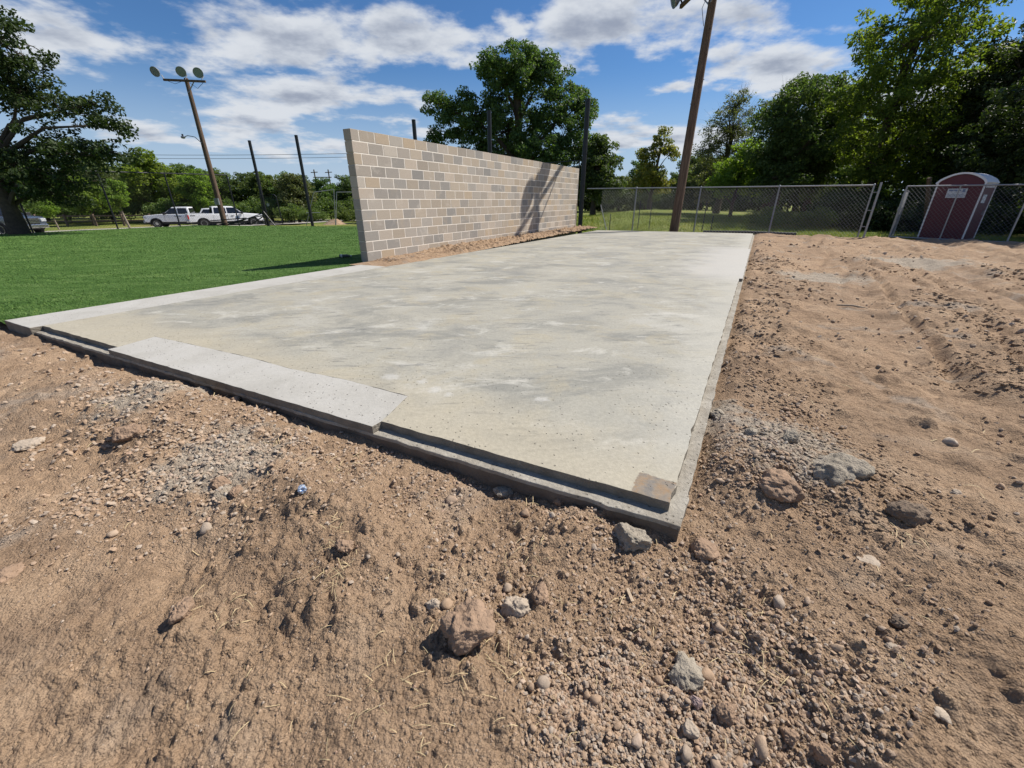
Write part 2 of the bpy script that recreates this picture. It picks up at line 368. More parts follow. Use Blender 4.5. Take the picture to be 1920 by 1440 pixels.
def dirt_z(x, y):
    df = (x - P00[0]) * FN[0] + (y - P00[1]) * FN[1]        # outside the front edge
    al = (x - P00[0]) * _fd[0] + (y - P00[1]) * _fd[1]      # along the front edge
    dr = (x - P00[0]) * RN[0] + (y - P00[1]) * RN[1]        # outside the right edge
    ar = (x - P00[0]) * _rd[0] + (y - P00[1]) * _rd[1]
    z = np.full_like(x, -0.146)
    lump = 0.55 + 0.75 * perlin(al * 0.9 + 4.2, df * 0.7 + 1.3)
    # spoil heap along the front edge, with a gap against the slab
    heap = sstep(-0.12, 0.26, df) * (1 - sstep(0.40, 1.05, df))
    z = z + 0.155 * heap * np.clip(lump, 0.12, 1.15) * sstep(-0.2, 0.5, al) * (1 - 0.45 * sstep(3.2, 5.0, al))
    # backfill berm along the right edge
    berm = sstep(-0.05, 0.14, dr) * (1 - sstep(0.35, 1.1, dr)) * sstep(0.0, 0.7, ar)
    z = z + berm * (0.075 + 0.05 * perlin(ar * 0.8, dr * 1.2 + 7))
    z = z + 0.06 * sstep(0.2, 1.6, dr) * sstep(-0.6, 1.5, ar)
    # wheel tracks running along the slab
    tr = np.sin((dr + 0.18 * perlin(ar * 0.35, dr * 0.3)) * 3.3 + 0.5)
    z = z + 0.036 * tr * sstep(0.9, 1.5, dr) * sstep(0.3, 2.0, ar)
    ruts = np.abs(perlin(ar * 0.22 + 3, dr * 1.7 + 1))
    z = z - 0.055 * (1 - sstep(0.0, 0.16, ruts)) * sstep(1.0, 2.0, dr) + 0.03 * (1 - sstep(0.0, 0.08, np.abs(ruts - 0.22))) * sstep(1.0, 2.0, dr)
    z = z + 0.045 * np.exp(-(((x - 1.5) / 0.38) ** 2 + ((y - 1.95) / 0.42) ** 2))
    z = z + (0.022 * perlin(ar * 0.55 + 2, dr * 5.5) + 0.012 * np.abs(perlin(ar * 1.3, dr * 11.0))) * sstep(0.8, 1.6, dr)
    rough = 0.45 + 0.55 * sstep(-0.25, 0.35, perlin(x * 0.8 + 2.2, y * 0.8 - 3.1) + 0.5 * heap + 0.5 * berm)
    z = z + 0.050 * fbm(x * 1.1 + 5, y * 1.1, 3) + 0.026 * (1 - 0.6 * sstep(2.5, 6.0, np.hypot(x, y))) * perlin(x * 3.1 + 8, y * 3.1) * (0.4 + 0.6 * sstep(-0.2, 0.4, perlin(x * 0.7, y * 0.7 + 6)))
    z = z + rough * (0.022 * fbm(x * 4.1, y * 4.1 + 3, 3) + 0.007 * np.abs(fbm(x * 11.0, y * 11.0, 3)) + 0.006 * np.abs(fbm(x * 34.0, y * 34.0, 2)))
    # clods: cellular lumps from thresholded noise
    wx, wy = x + 0.012 * perlin(x * 30, y * 30), y + 0.012 * perlin(x * 30 + 9, y * 30 + 4)
    dist = np.hypot(x, y)
    z = z + rough * 0.060 * 0.6 * worley_bumps(wx, wy, 0.075, 3, 0.28) * 1.0
    z = z + rough * 0.034 * 0.7 * worley_bumps(wx, wy, 0.034, 57, 0.5)
    z = z + 0.016 * 0.75 * worley_bumps(x, y, 0.016, 91, 0.8) * (dist < 3.5) * (0.3 + 0.7 * rough)
    # pushed-up lips and clods beside the wheel tracks
    z = z + 0.16 * 0.40 * worley_bumps(x + 0.05 * perlin(x * 5, y * 5), y, 0.19, 23, 0.30) * sstep(0.15, 0.5, dr + 0.0 * df) * (0.35 + 0.65 * sstep(0.05, 0.4, perlin(x * 0.5 + 3, y * 0.5)))
    return z

def far_z(x, y):
    """the wider ground around the building site"""
    a = (x - C0[0]) * U[0] + (y - C0[1]) * U[1]; n = (x - C0[0]) * N[0] + (y - C0[1]) * N[1]
    z = np.full_like(x, -0.24)
    z = z - 0.62 * sstep(8, 39, n) - 0.55 * sstep(38.5, 50, n)
    z = z + 0.55 * np.exp(-(((x - 9) / 16) ** 2 + ((y - 50) / 13) ** 2)) * (1 - sstep(10, 16, n))
    z = z + 0.06 * fbm(x * 0.12, y * 0.12, 3)
    z = z - 0.35 * sstep(38.6, 39.2, n) * (1 - sstep(55, 56.5, n)) * sstep(-20, -18, a) * (1 - sstep(40, 42, a))
    z = z - 0.25 * (1 - sstep(-0.5, 1.5, np.maximum(a - 19.6, np.maximum(n - 39.5, -12 - a)))) # stay below dirt and turf sheets
    return z

# ------------------------------------------------------------------ ground sheets
def polar_grid(r0, r1, ratio, th0, th1, dth, cx=0.0, cy=0.0):
    nr = int(math.log(r1 / r0) / math.log(ratio)) + 1; nt_ = int((th1 - th0) / dth) + 1
    r_ = r0 * ratio ** np.arange(nr); th = np.linspace(th0, th1, nt_)
    RR, TT = np.meshgrid(r_, th, indexing='ij')
    X = cx + RR * np.sin(TT); Y = cy + RR * np.cos(TT)
    idx = np.arange(nr * nt_).reshape(nr, nt_)
    F = np.stack([idx[:-1, :-1], idx[:-1, 1:], idx[1:, 1:], idx[1:, :-1]], -1).reshape(-1, 4)
    return X.ravel(), Y.ravel(), F

def build_ground():
    m, nt, b = mat_new('meadow_grass'); L = nt.links.new
    p = geo_pos(nt)
    c = ramp_of(nt, noise_of(nt, p, 0.16, 4, 0.6, 0.5), [(0.3, (0.10, 0.14, 0.03)), (0.5, (0.16, 0.19, 0.045)), (0.7, (0.27, 0.24, 0.085))])
    c = mixc(nt, 1.0, c, ramp_of(nt, noise_of(nt, p, 5, 6, 0.7), [(0.3, (0.7, 0.7, 0.7)), (0.7, (1.3, 1.3, 1.25))]), 'MULTIPLY')
    L(c, b.inputs['Base Color']); b.inputs['Roughness'].default_value = 0.95; b.inputs['Specular IOR Level'].default_value = 0.1
    bump_of(nt, b, noise_of(nt, p, 9, 6, 0.75), 0.12)
    M['meadow'] = m
    x, y, F = polar_grid(1.2, 1800, 1.075, -math.pi, math.pi, R(2.0))
    V = np.stack([x, y, far_z(x, y) - 0.0], -1)
    c0 = len(V); V = np.vstack([V, [[0, 0, -0.45]]])
    nt_ = int((2 * math.pi) / R(2.0)) + 1
    F = [tuple(f) for f in F] + [(c0, k + 1, k) for k in range(nt_ - 1)]
    me = bpy.data.meshes.new('ground'); me.from_pydata(V.tolist(), [], F); me.materials.append(m)
    me.polygons.foreach_set('use_smooth', np.ones(len(me.polygons), dtype=bool)); me.update()
    tag(add_obj('ground', me), 'grassy field beyond the fence and around the site', None, None, 'structure')

def build_dirt():
    x, y, F = polar_grid(0.22, 27.0, 1.0056, R(-100), R(100), 0.0056)
    z = dirt_z(x, y)
    a = (x - C0[0]) * U[0] + (y - C0[1]) * U[1]; n = (x - C0[0]) * N[0] + (y - C0[1]) * N[1]
    df = (x - P00[0]) * FN[0] + (y - P00[1]) * FN[1]; dr = (x - P00[0]) * RN[0] + (y - P00[1]) * RN[1]
    al = (x - P00[0]) * _fd[0] + (y - P00[1]) * _fd[1]
    inside = (df < -0.25) & (dr < -0.25) 
    gone = inside | (a > 19.9 + 0.5 * perlin(x * 0.4, y * 0.4)) | (a < -9) | ((al > 6.95) & (df < -0.12)) | (n < -19)
    # dirt thins out into the shaded strip behind the gates
    z = z - 0.3 * sstep(19.0, 20.3, a)
    keep = ~gone[F].all(axis=1)
    F = F[keep]; used = np.zeros(len(x), bool); used[F.ravel()] = True
    re = np.cumsum(used) - 1
    me = np_mesh('dirt_ground', np.stack([x, y, z], -1)[used], re[F], M['dirt'], True)
    tag(add_obj('dirt_ground', me), 'bare tan dirt around the concrete slab, lumpy and churned', None, None, 'structure')
def build_dirt_behind():
    # the same soil under and behind the photographer, coarser
    x, y, F = polar_grid(0.01, 9.0, 1.05, R(-180), R(180), R(3)); r_ = np.hypot(x, y); th = np.degrees(np.arctan2(x, y))
    z = dirt_z(x, y) - 0.03 * ((r_ > 0.24) & (np.abs(th) < 99)) - 0.012
    out = (r_ > 0.30) & (np.abs(th) < 94); keep = ~out[F].all(axis=1)
    tag(add_obj('dirt_ground', np_mesh('dirt_ground', np.stack([x, y, z], -1), F[keep], M['dirt'], True)), 'bare tan dirt continuing behind the viewpoint', None, None, 'structure')
build_ground(); build_dirt(); build_dirt_behind()

# ------------------------------------------------------------------ concrete slab with brick ledge
def mat_concrete(name, kind):
    m, nt, b = mat_new(name); L = nt.links.new
    p = geo_pos(nt)
    def dot(v, off):
        sb = nn(nt, 'ShaderNodeVectorMath', operation='SUBTRACT'); L(p, sb.inputs[0]); sb.inputs[1].default_value = (off[0], off[1], 0)
        d = nn(nt, 'ShaderNodeVectorMath', operation='DOT_PRODUCT'); L(sb.outputs[0], d.inputs[0]); d.inputs[1].default_value = (v[0], v[1], 0)
        return d.outputs['Value']
    a = dot(U, C0); n_ = dot(-RN, P00)
    # trowelled surface: noise stretched along a sweeping direction
    mp = nn(nt, 'ShaderNodeMapping'); L(p, mp.inputs[0]); mp.inputs['Rotation'].default_value = (0, 0, R(-48)); mp.inputs['Scale'].default_value = (0.7, 1.25, 1)
    sw = mp.outputs[0]
    if kind == 'weathered':
        f = noise_of(nt, p, 0.75, 6, 0.62, 0.9)
        c = ramp_of(nt, f, [(0.30, (0.240, 0.233, 0.208)), (0.43, (0.308, 0.294, 0.250)), (0.56, (0.345, 0.325, 0.270)), (0.72, (0.395, 0.38, 0.335))])
        g = noise_of(nt, sw, 1.15, 8, 0.70, 0.7)
        c = mixc(nt, mrange(nt, g, 0.46, 0.64, 0, 0.85), c, (0.212, 0.208, 0.184))
        w_ = noise_of(nt, sw, 2.3, 7, 0.7, 0.6)
        c = mixc(nt, mrange(nt, w_, 0.53, 0.68, 0, 0.75), c, (0.465, 0.445, 0.39))
        t_ = noise_of(nt, p, 2.2, 5, 0.65, 0.8)
        c = mixc(nt, mrange(nt, t_, 0.48, 0.70, 0, 0.6), c, (0.36, 0.318, 0.228))
        # dark trowel burns: short strokes
        mp2 = nn(nt, 'ShaderNodeMapping'); L(p, mp2.inputs[0]); mp2.inputs['Rotation'].default_value = (0, 0, R(-78)); mp2.inputs['Scale'].default_value = (1.6, 10.0, 1)
        st = noise_of(nt, mp2.outputs[0], 2.1, 6, 0.75, 0.4)
        zone = mrange(nt, noise_of(nt, p, 0.9, 3, 0.5, 0.4), 0.42, 0.54)
        c = mixc(nt, mth(nt, 'MULTIPLY', mrange(nt, st, 0.545, 0.63), mth(nt, 'MULTIPLY', zone, 0.55)), c, (0.11, 0.113, 0.115))
        # laitance left pale along the edges
        ed = mth(nt, 'ADD', n_, mth(nt, 'MULTIPLY', mth(nt, 'SUBTRACT', noise_of(nt, p, 1.9, 5, 0.6), 0.5), 1.1))
        c = mixc(nt, mrange(nt, ed, 0.62, 0.10, 0, 0.7), c, (0.41, 0.39, 0.335))
        ef = mth(nt, 'ADD', a, mth(nt, 'MULTIPLY', mth(nt, 'SUBTRACT', noise_of(nt, p, 2.4, 5, 0.6), 0.5), 0.7))
        c = mixc(nt, mrange(nt, ef, 0.75, 0.12, 0, 0.7), c, (0.395, 0.350, 0.262))
        wide = mth(nt, 'MULTIPLY', mrange(nt, a, 5.5, 7.0), mrange(nt, a, 12.5, 11.0))
        c = mixc(nt, mth(nt, 'MULTIPLY', wide, mrange(nt, ed, 1.5, 0.5, 0, 0.8)), c, (0.43, 0.41, 0.375))
        # spilled white paste blots
        for (ba, bn, r_) in ((0.56, 1.85, 0.05), (0.50, 1.68, 0.06), (0.48, 1.55, 0.035), (0.72, 0.98, 0.06), (0.52, 2.1, 0.08)):
            q = nn(nt, 'ShaderNodeVectorMath', operation='DISTANCE'); L(p, q.inputs[0]); q.inputs[1].default_value = (*site(ba, bn), 0)
            dd = mth(nt, 'ADD', q.outputs['Value'], mth(nt, 'MULTIPLY', mth(nt, 'SUBTRACT', noise_of(nt, p, 13, 7, 0.8), 0.5), r_ * 3.4))
            c = mixc(nt, mrange(nt, dd, r_ * 1.1, r_ * 0.3, 0, 0.6), c, (0.47, 0.455, 0.42))
        # rusty brown patch with flaking film at the near corner
        bx_ = mth(nt, 'MAXIMUM', mth(nt, 'ABSOLUTE', mth(nt, 'SUBTRACT', a, 0.145)), mth(nt, 'ABSOLUTE', mth(nt, 'SUBTRACT', n_, 0.145)))
        dd = mth(nt, 'ADD', bx_, mth(nt, 'MULTIPLY', mth(nt, 'SUBTRACT', noise_of(nt, p, 12, 6, 0.75), 0.5), 0.075))
        rust = ramp_of(nt, noise_of(nt, p, 14, 5, 0.7, 0.6), [(0.35, (0.12, 0.118, 0.12)), (0.52, (0.21, 0.165, 0.125)), (0.68, (0.26, 0.155, 0.075))])
        c = mixc(nt, mrange(nt, dd, 0.088, 0.080, 0, 0.85), c, rust)
        fine_lo, fine_hi = 0.82, 1.12
    elif kind == 'pale':
        f = noise_of(nt, p, 2.2, 6, 0.6, 0.5)
        c = ramp_of(nt, f, [(0.3, (0.345, 0.328, 0.292)), (0.5, (0.40, 0.382, 0.345)), (0.7, (0.435, 0.418, 0.385))])
        fine_lo, fine_hi = 0.88, 1.06
    else:
        f = noise_of(nt, p, 5, 6, 0.65, 0.4)
        c = ramp_of(nt, f, [(0.3, (0.235, 0.205, 0.165)), (0.5, (0.33, 0.30, 0.25)), (0.72, (0.41, 0.38, 0.325))])
        fine_lo, fine_hi = 0.75, 1.12
    c = mixc(nt, 1.0, c, ramp_of(nt, noise_of(nt, p, 38, 7, 0.75), [(0.3, (fine_lo,) * 3), (0.7, (fine_hi,) * 3)]), 'MULTIPLY')
    # pits where bubbles and pebbles popped out
    vo = nn(nt, 'ShaderNodeTexVoronoi', i_Scale=34.0); L(p, vo.inputs['Vector'])
    v3 = nn(nt, 'ShaderNodeTexVoronoi', i_Scale=60.0); L(p, v3.inputs['Vector'])
    sc = nn(nt, 'ShaderNodeSeparateColor'); L(vo.outputs['Color'], sc.inputs[0])
    dens = mrange(nt, noise_of(nt, p, 1.4, 4, 0.6), 0.42, 0.62, 0.25, 0.85)
    pk = mth(nt, 'LESS_THAN', sc.outputs[0], mth(nt, 'MULTIPLY', mth(nt, 'MULTIPLY', dens, mrange(nt, a, 2.4, 0.3, 0.12, 1.0)), 0.7) if kind != 'rough' else 0.8)
    pit = mth(nt, 'MULTIPLY', mrange(nt, vo.outputs['Distance'], 0.22, 0.10), pk)
    c = mixc(nt, mth(nt, 'MULTIPLY', pit, 0.5), c, (0.16, 0.135, 0.10))
    L(c, b.inputs['Base Color'])
    b.inputs['Roughness'].default_value = 0.82 if kind != 'rough' else 0.95; b.inputs['Specular IOR Level'].default_value = 0.25
    n1 = bump_of(nt, b, mth(nt, 'MULTIPLY', pit, -1.0), 0.006, 1.0)
    n2 = bump_of(nt, b, noise_of(nt, p, 3.0, 6, 0.6), 0.012, 0.5, n1)
    bump_of(nt, b, noise_of(nt, p, 80 if kind != 'rough' else 45, 5, 0.7), 0.0025 if kind != 'rough' else 0.012, 0.8, n2)
    return m
M['slab'] = mat_concrete('weathered_concrete', 'weathered')
M['pale_concrete'] = mat_concrete('pale_concrete', 'pale')
M['rough_concrete'] = mat_concrete('rough_formed_concrete', 'rough')

def densify(poly, step, jit, seed):
    """split the outline into short pieces, nudged by a few millimetres as a formed edge is"""
    r_ = np.random.default_rng(seed); out = []
    for k in range(len(poly)):
        p, q = np.array(poly[k]), np.array(poly[(k + 1) % len(poly)]); m = max(1, int(np.linalg.norm(q - p) / step))
        d = (q - p) / (np.linalg.norm(q - p) + 1e-9); nrm = np.array([-d[1], d[0]])
        for i in range(m):
            w = p + (q - p) * i / m
            if i: w = w + nrm * r_.normal(0, jit)
            out.append(tuple(w))
    return out

def plate(name, poly_an, z0, z1, mat, parent, step=0.06, jit=0.0015, seed=1, bevel=0.004, edge=None):
    poly = densify([S(a, n) for a, n in poly_an], step, jit, seed)
    k = len(poly)
    bm = bmesh.new()
    top = [bm.verts.new((x, y, z1)) for x, y in poly]; bot = [bm.verts.new((x, y, z0)) for x, y in poly]
    ft = bm.faces.new(top); bm.faces.new(bot[::-1])
    for i in range(k): bm.faces.new((bot[i], bot[(i + 1) % k], top[(i + 1) % k], top[i]))
    bmesh.ops.recalc_face_normals(bm, faces=bm.faces)
    if bevel:
        te = [e for e in ft.edges]
        bmesh.ops.bevel(bm, geom=te, offset=bevel, segments=2, profile=0.5, affect='EDGES')
    bmesh.ops.triangulate(bm, faces=[f for f in bm.faces if len(f.verts) > 4])
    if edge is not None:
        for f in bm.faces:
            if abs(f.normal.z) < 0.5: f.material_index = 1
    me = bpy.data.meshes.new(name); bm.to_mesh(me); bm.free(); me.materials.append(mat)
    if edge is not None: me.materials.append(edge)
    return add_obj(name, me, parent)

slab = thing('concrete_slab', 'large weathered grey-tan concrete slab with a stepped brick ledge, in the bare dirt', 'slab')
LEDGE = -0.048
D0, D1 = 1.68, 4.72                          # the doorway stretch of the front edge without a ledge
front_in = [(0.075, D1), (0.40, 4.80), (0.42, 4.06), (0.43, 3.5), (0.41, 2.9), (0.44, 2.4), (0.42, 1.78), (0.075, D0)]
R0, R1 = 6.4, 11.6                           # the doorway stretch of the right edge
M['edge_shade'] = simple('shaded_formed_edge', (0.21, 0.185, 0.15), 0.95, 0, 0.3, 9, 0.012, 0.1)  # formed edges: shade of the upright faces put into a darker colour
M['soil_shade_face'] = simple('soil_stained_shaded_concrete', (0.15, 0.125, 0.10), 0.95, 0, 0.3, 7, 0.01, 0.1)  # footing face: soil stain, with its shade painted into the colour too
plate('footing', [(0.003, 0.003), (17.9, 0.003), (17.9, 6.245), (0.003, 6.245)], -0.42, LEDGE - 0.022, M['soil_shade_face'], slab, 0.05, 0.003, 2)
plate('brick_ledge', [(0, 0), (17.9, 0), (17.9, 6.245), (0, 6.245)], LEDGE - 0.021, LEDGE, M['rough_concrete'], slab, 0.05, 0.003, 2)
main = [(0.075, 0.062), (R0, 0.062), (R0, 0.012), (R1, 0.012), (R1, 0.062), (17.88, 0.062), (17.88, 6.245), (0.075, 6.245)] + front_in
plate('slab_panel', main, LEDGE - 0.002, 0.0, M['slab'], slab, 0.07, 0.003, 3, 0.002, M['edge_shade'])
tag(plate('door_patch', [(0.004, D0), (0.004, D1)] + front_in, LEDGE - 0.002, 0.0, M['pale_concrete'], slab, 0.07, 0.0018, 4, 0.002, M['edge_shade']), 'pale smooth strip at the front doorway')
apron = thing('concrete_apron', 'narrow pale concrete strip between the slab and the green turf', 'apron')
plate('apron_panel', [(-0.02, 6.25), (5.05, 6.25), (5.05, 6.9), (-0.02, 6.9)], -0.40, 0.001, M['pale_concrete'], apron, 0.09, 0.002, 5, 0.006, M['edge_shade'])

# ------------------------------------------------------------------ concrete block wall
def mat_block():
    m, nt, b = mat_new('concrete_block'); L = nt.links.new
    oi = nn(nt, 'ShaderNodeObjectInfo').outputs['Random']; p = geo_pos(nt)
    isl = nn(nt, 'ShaderNodeNewGeometry').outputs['Random Per Island']
    r_ = mth(nt, 'FRACT', mth(nt, 'ADD', oi, mth(nt, 'MULTIPLY', isl, 3.7)))
    c = ramp_of(nt, r_, [(0.0, (0.33, 0.28, 0.225)), (0.2, (0.40, 0.335, 0.265)), (0.36, (0.255, 0.238, 0.218)), (0.5, (0.43, 0.36, 0.29)), (0.64, (0.335, 0.305, 0.27)), (0.78, (0.40, 0.315, 0.225)), (0.9, (0.235, 0.222, 0.206)), (1.0, (0.45, 0.395, 0.33))])
    r_.node  # keep
    c = mixc(nt, mrange(nt, noise_of(nt, p, 3.5, 5, 0.6, 0.4), 0.55, 0.74, 0, 0.4), c, (0.52, 0.465, 0.40))   # mortar wash
    c = mixc(nt, mrange(nt, noise_of(nt, p, 2.1, 4, 0.6), 0.58, 0.75, 0, 0.35), c, (0.42, 0.33, 0.23))
    c = mixc(nt, 1.0, c, ramp_of(nt, noise_of(nt, p, 60, 5, 0.7), [(0.3, (0.86,) * 3), (0.7, (1.1,) * 3)]), 'MULTIPLY')
    L(c, b.inputs['Base Color']); b.inputs['Roughness'].default_value = 0.95; b.inputs['Specular IOR Level'].default_value = 0.15
    bump_of(nt, b, noise_of(nt, p, 120, 5, 0.7), 0.004, 0.7)
    return m
M['block'] = mat_block()
M['mortar'] = simple('mortar', (0.70, 0.64, 0.56), 0.95, 0, 0.10, 9, 0.004, 0.15)

W_AZ = R(28.63); WX, WY = -3.047, 8.995
CL, CH, TH, ROWS, NB = 0.4064, 0.2032, 0.194, 12, 30
wall = thing('block_wall', 'freestanding tan concrete block wall with pale mortar beside the slab', 'wall', (WX, WY, -0.012), R(90) - W_AZ)
def build_wall():
    J = 0.016
    full = MB().box(J / 2, CL - J / 2, 0, TH, J / 2, CH - J / 2).mesh('block', M['block'], bevel=0.004, seg=1)
    half = MB().box(J / 2, CL / 2 - J / 2, 0, TH, J / 2, CH - J / 2).mesh('block_half', M['block'], bevel=0.004, seg=1)
    full_end = MB().box(0, CL - J / 2, 0, TH, J / 2, CH - J / 2).mesh('block_end', M['block'], bevel=0.004, seg=1)
    half_end = MB().box(0, CL / 2 - J / 2, 0, TH, J / 2, CH - J / 2).mesh('block_half_end', M['block'], bevel=0.004, seg=1)
    LW = (NB + 0.5) * CL
    core = MB().box(0.02, LW - 0.02, 0.0035, TH - 0.0035, -0.3, ROWS * CH - 0.011)
    core.build('mortar', M['mortar'], wall)
    rest = MB(); rr = np.random.default_rng(11); items = []
    for r_ in range(ROWS):
        odd = r_ % 2 == 1; x = 0.0
        for k in range(NB + 1):
            hf = (odd and k == 0) or (not odd and k == NB)
            w = CL / 2 if hf else CL
            items.append((x, r_, hf)); x += w
    items.sort(key=lambda t: t[0])
    for i, (x, r_, hf) in enumerate(items):
        dy = float(np.clip(rr.normal(0, 0.0007), -0.0014, 0.0014)); z = r_ * CH
        if i < 300:
            o = add_obj('block', (half_end if hf else full_end) if x < 1e-6 else (half if hf else full), wall, (x, dy, z)); o.rotation_euler = (0, rr.normal(0, 0.0008), rr.normal(0, 0.0008))
        else:
            w = CL / 2 if hf else CL
            rest.box(x + J / 2, x + w - J / 2, dy, TH + dy, z + J / 2, z + CH - J / 2)
    tag(rest.build('block', M['block'], wall, bevel=0.004, seg=1), None, None, None, 'stuff')
    # dark soldier of dirt splash at the foot is in the dirt bank; a thin bracing rod leans at the far end
build_wall()
WU = np.array([math.sin(W_AZ), math.cos(W_AZ)]); WN = np.array([-math.cos(W_AZ), math.sin(W_AZ)])
def wall_pt(s_, t, z=0.0):               # t towards the slab
    p = np.array([WX, WY]) + WU * s_ - WN * t; return float(p[0]), float(p[1]), z

# ------------------------------------------------------------------ dirt bank between wall and slab
def build_bank():
    s_ = np.arange(-0.5, 12.7, 0.022); t = np.arange(-0.02, 0.95, 0.022)
    SS, TT = np.meshgrid(s_, t, indexing='ij')
    x = WX + WU[0] * SS - WN[0] * TT; y = WY + WU[1] * SS - WN[1] * TT
    A, B = np.array(S(5.0, 6.245)), np.array(S(17.9, 6.245)); d = (B - A) / np.linalg.norm(B - A); nrm = np.array([-d[1], d[0]])
    e = (x - A[0]) * nrm[0] + (y - A[1]) * nrm[1]                 # distance outside the slab edge
    h = 0.001 + 0.05 * sstep(0.0, 0.4, e) * sstep(1.2, 3.0, SS) * (0.75 + 0.5 * fbm(x * 2.2, y * 2.2, 3)) + 0.025 * sstep(0, 0.16, e)
    h = h + sstep(0, 0.06, e) * (0.028 * np.abs(fbm(x * 7, y * 7, 3)) + 0.012 * np.abs(fbm(x * 22, y * 22, 2))) * (0.4 + 0.6 * sstep(1.0, 2.5, SS))
    h = h + sstep(0, 0.06, e) * (0.09 * worley_bumps(x, y, 0.11, 5, 0.5) + 0.04 * worley_bumps(x, y, 0.045, 8, 0.7)) * (0.25 + 0.75 * sstep(1.2, 2.5, SS))
    z = np.where(e > 0, h, 0.012 + e * 0.5) ; z = np.minimum(z, -0.004 + 0.2 * sstep(0.0, 1.6, SS))
    spill = sstep(-0.09, 0.0, e + 0.09 * perlin(x * 3, y * 3))
    z = np.where((e <= 0) & (e > -0.12), 0.008 * spill - 0.006, z); z = np.where(e <= -0.12, -0.05, z)
    i = np.arange(SS.size).reshape(SS.shape)
    F = np.stack([i[:-1, :-1], i[1:, :-1], i[1:, 1:], i[:-1, 1:]], -1).reshape(-1, 4)
    tag(add_obj('dirt_bank', np_mesh('dirt_bank', np.stack([x, y, z], -1), F, M['dirt'], True)), 'strip of loose dirt and gravel along the foot of the block wall', None, None, 'structure')
build_bank()

# ------------------------------------------------------------------ artificial turf
def mat_turf(blade):
    m, nt, b = mat_new('turf_blade' if blade else 'turf_mat'); L = nt.links.new
    p = geo_pos(nt)
    mp = nn(nt, 'ShaderNodeMapping'); L(p, mp.inputs[0]); mp.inputs['Rotation'].default_value = (0, 0, R(-20)); mp.inputs['Scale'].default_value = (0.8, 2.6, 1)
    f = noise_of(nt, mp.outputs[0], 1.3, 6, 0.65, 0.5)
    c = ramp_of(nt, f, [(0.3, (0.048, 0.100, 0.022)), (0.5, (0.076, 0.146, 0.034)), (0.72, (0.130, 0.205, 0.062))])
    if blade:
        isl = nn(nt, 'ShaderNodeNewGeometry').outputs['Random Per Island']
        c = mixc(nt, 1.0, c, ramp_of(nt, isl, [(0.0, (0.75, 0.8, 0.7)), (0.6, (1.15, 1.1, 1.1)), (0.93, (1.5, 1.35, 1.3)), (1.0, (3.2, 2.3, 2.2))]), 'MULTIPLY')
    else:
        c = mixc(nt, 1.0, c, ramp_of(nt, noise_of(nt, p, 26, 6, 0.75), [(0.3, (0.55,) * 3), (0.7, (1.35,) * 3)]), 'MULTIPLY')
    L(c, b.inputs['Base Color']); b.inputs['Roughness'].default_value = 0.5 if blade else 0.8; b.inputs['Specular IOR Level'].default_value = 0.12 if blade else 0.05
    if not blade: bump_of(nt, b, noise_of(nt, p, 40, 5, 0.8), 0.03)
    return m
M['turf'] = mat_turf(False); M['blade'] = mat_turf(True)
def turf_xy(a, t):
    le = (P11 - P01) / np.linalg.norm(P11 - P01)
    x = P01[0] + _fd[0] * t + U[0] * a; y = P01[1] + _fd[1] * t + U[1] * a
    # follow the apron edge at t = 0
    w = np.clip(1 - t / 3.0, 0, 1)
    return x + w * (le[0] - U[0]) * a, y + w * (le[1] - U[1]) * a
def build_turf():
    a = np.linspace(-0.02, 18.75, 60); t = np.concatenate([np.linspace(0.006, 3, 30), np.linspace(3.3, 32.0, 60)])
    A, T = np.meshgrid(a, t, indexing='ij'); x, y = turf_xy(A, T)
    n = (x - C0[0]) * N[0] + (y - C0[1]) * N[1]; z = turf_z(n) + 0.006 * fbm(x * 0.7, y * 0.7, 2)
    z[:, 0] -= 0.02
    i = np.arange(A.size).reshape(A.shape); F = np.stack([i[:-1, :-1], i[1:, :-1], i[1:, 1:], i[:-1, 1:]], -1).reshape(-1, 4)
    tag(add_obj('artificial_turf', np_mesh('artificial_turf', np.stack([x, y, z], -1), F, M['turf'], True)), 'green artificial turf field beside the slab', None, None, 'structure')
    # blades, thicker and longer with distance so that the pile keeps its grain
    r_ = np.random.default_rng(21); K = 190000
    T = 0.01 + 31.8 * r_.random(K) ** 1.9; A = 18.6 * r_.random(K) ** 1.25
    x, y = turf_xy(A, T); n = (x - C0[0]) * N[0] + (y - C0[1]) * N[1]
    wd = (x - WX) * WN[0] + (y - WY) * WN[1]; ws = (x - WX) * WU[0] + (y - WY) * WU[1]
    ok = ~((ws > -0.05) & (ws < 12.6) & (wd < TH + 0.03)); x, y, n = x[ok], y[ok], n[ok]; K = len(x)
    d = np.hypot(x, y); hgt = (0.015 + 0.010 * r_.random(K)) * np.clip(d / 14, 0.9, 1.2); wid = (0.0012 + 0.00032 * d) * (0.7 + 0.6 * r_.random(K))
    th = r_.random(K) * 2 * np.pi; lean = r_.normal(0, 0.5, (K, 2)) + np.array([[-0.35, -0.15]])
    z = turf_z(n) - 0.002
    bx, by = np.cos(th) * wid, np.sin(th) * wid
    V = np.stack([np.stack([x - bx, y - by, z], -1), np.stack([x + bx, y + by, z], -1),
                  np.stack([x + lean[:, 0] * hgt, y + lean[:, 1] * hgt, z + hgt], -1)], 1).reshape(-1, 3)
    tag(add_obj('turf_pile', np_mesh('turf_pile', V, np.arange(3 * K).reshape(-1, 3), M['blade'])), 'short green plastic blades of the turf field', None, None, 'stuff')
build_turf()

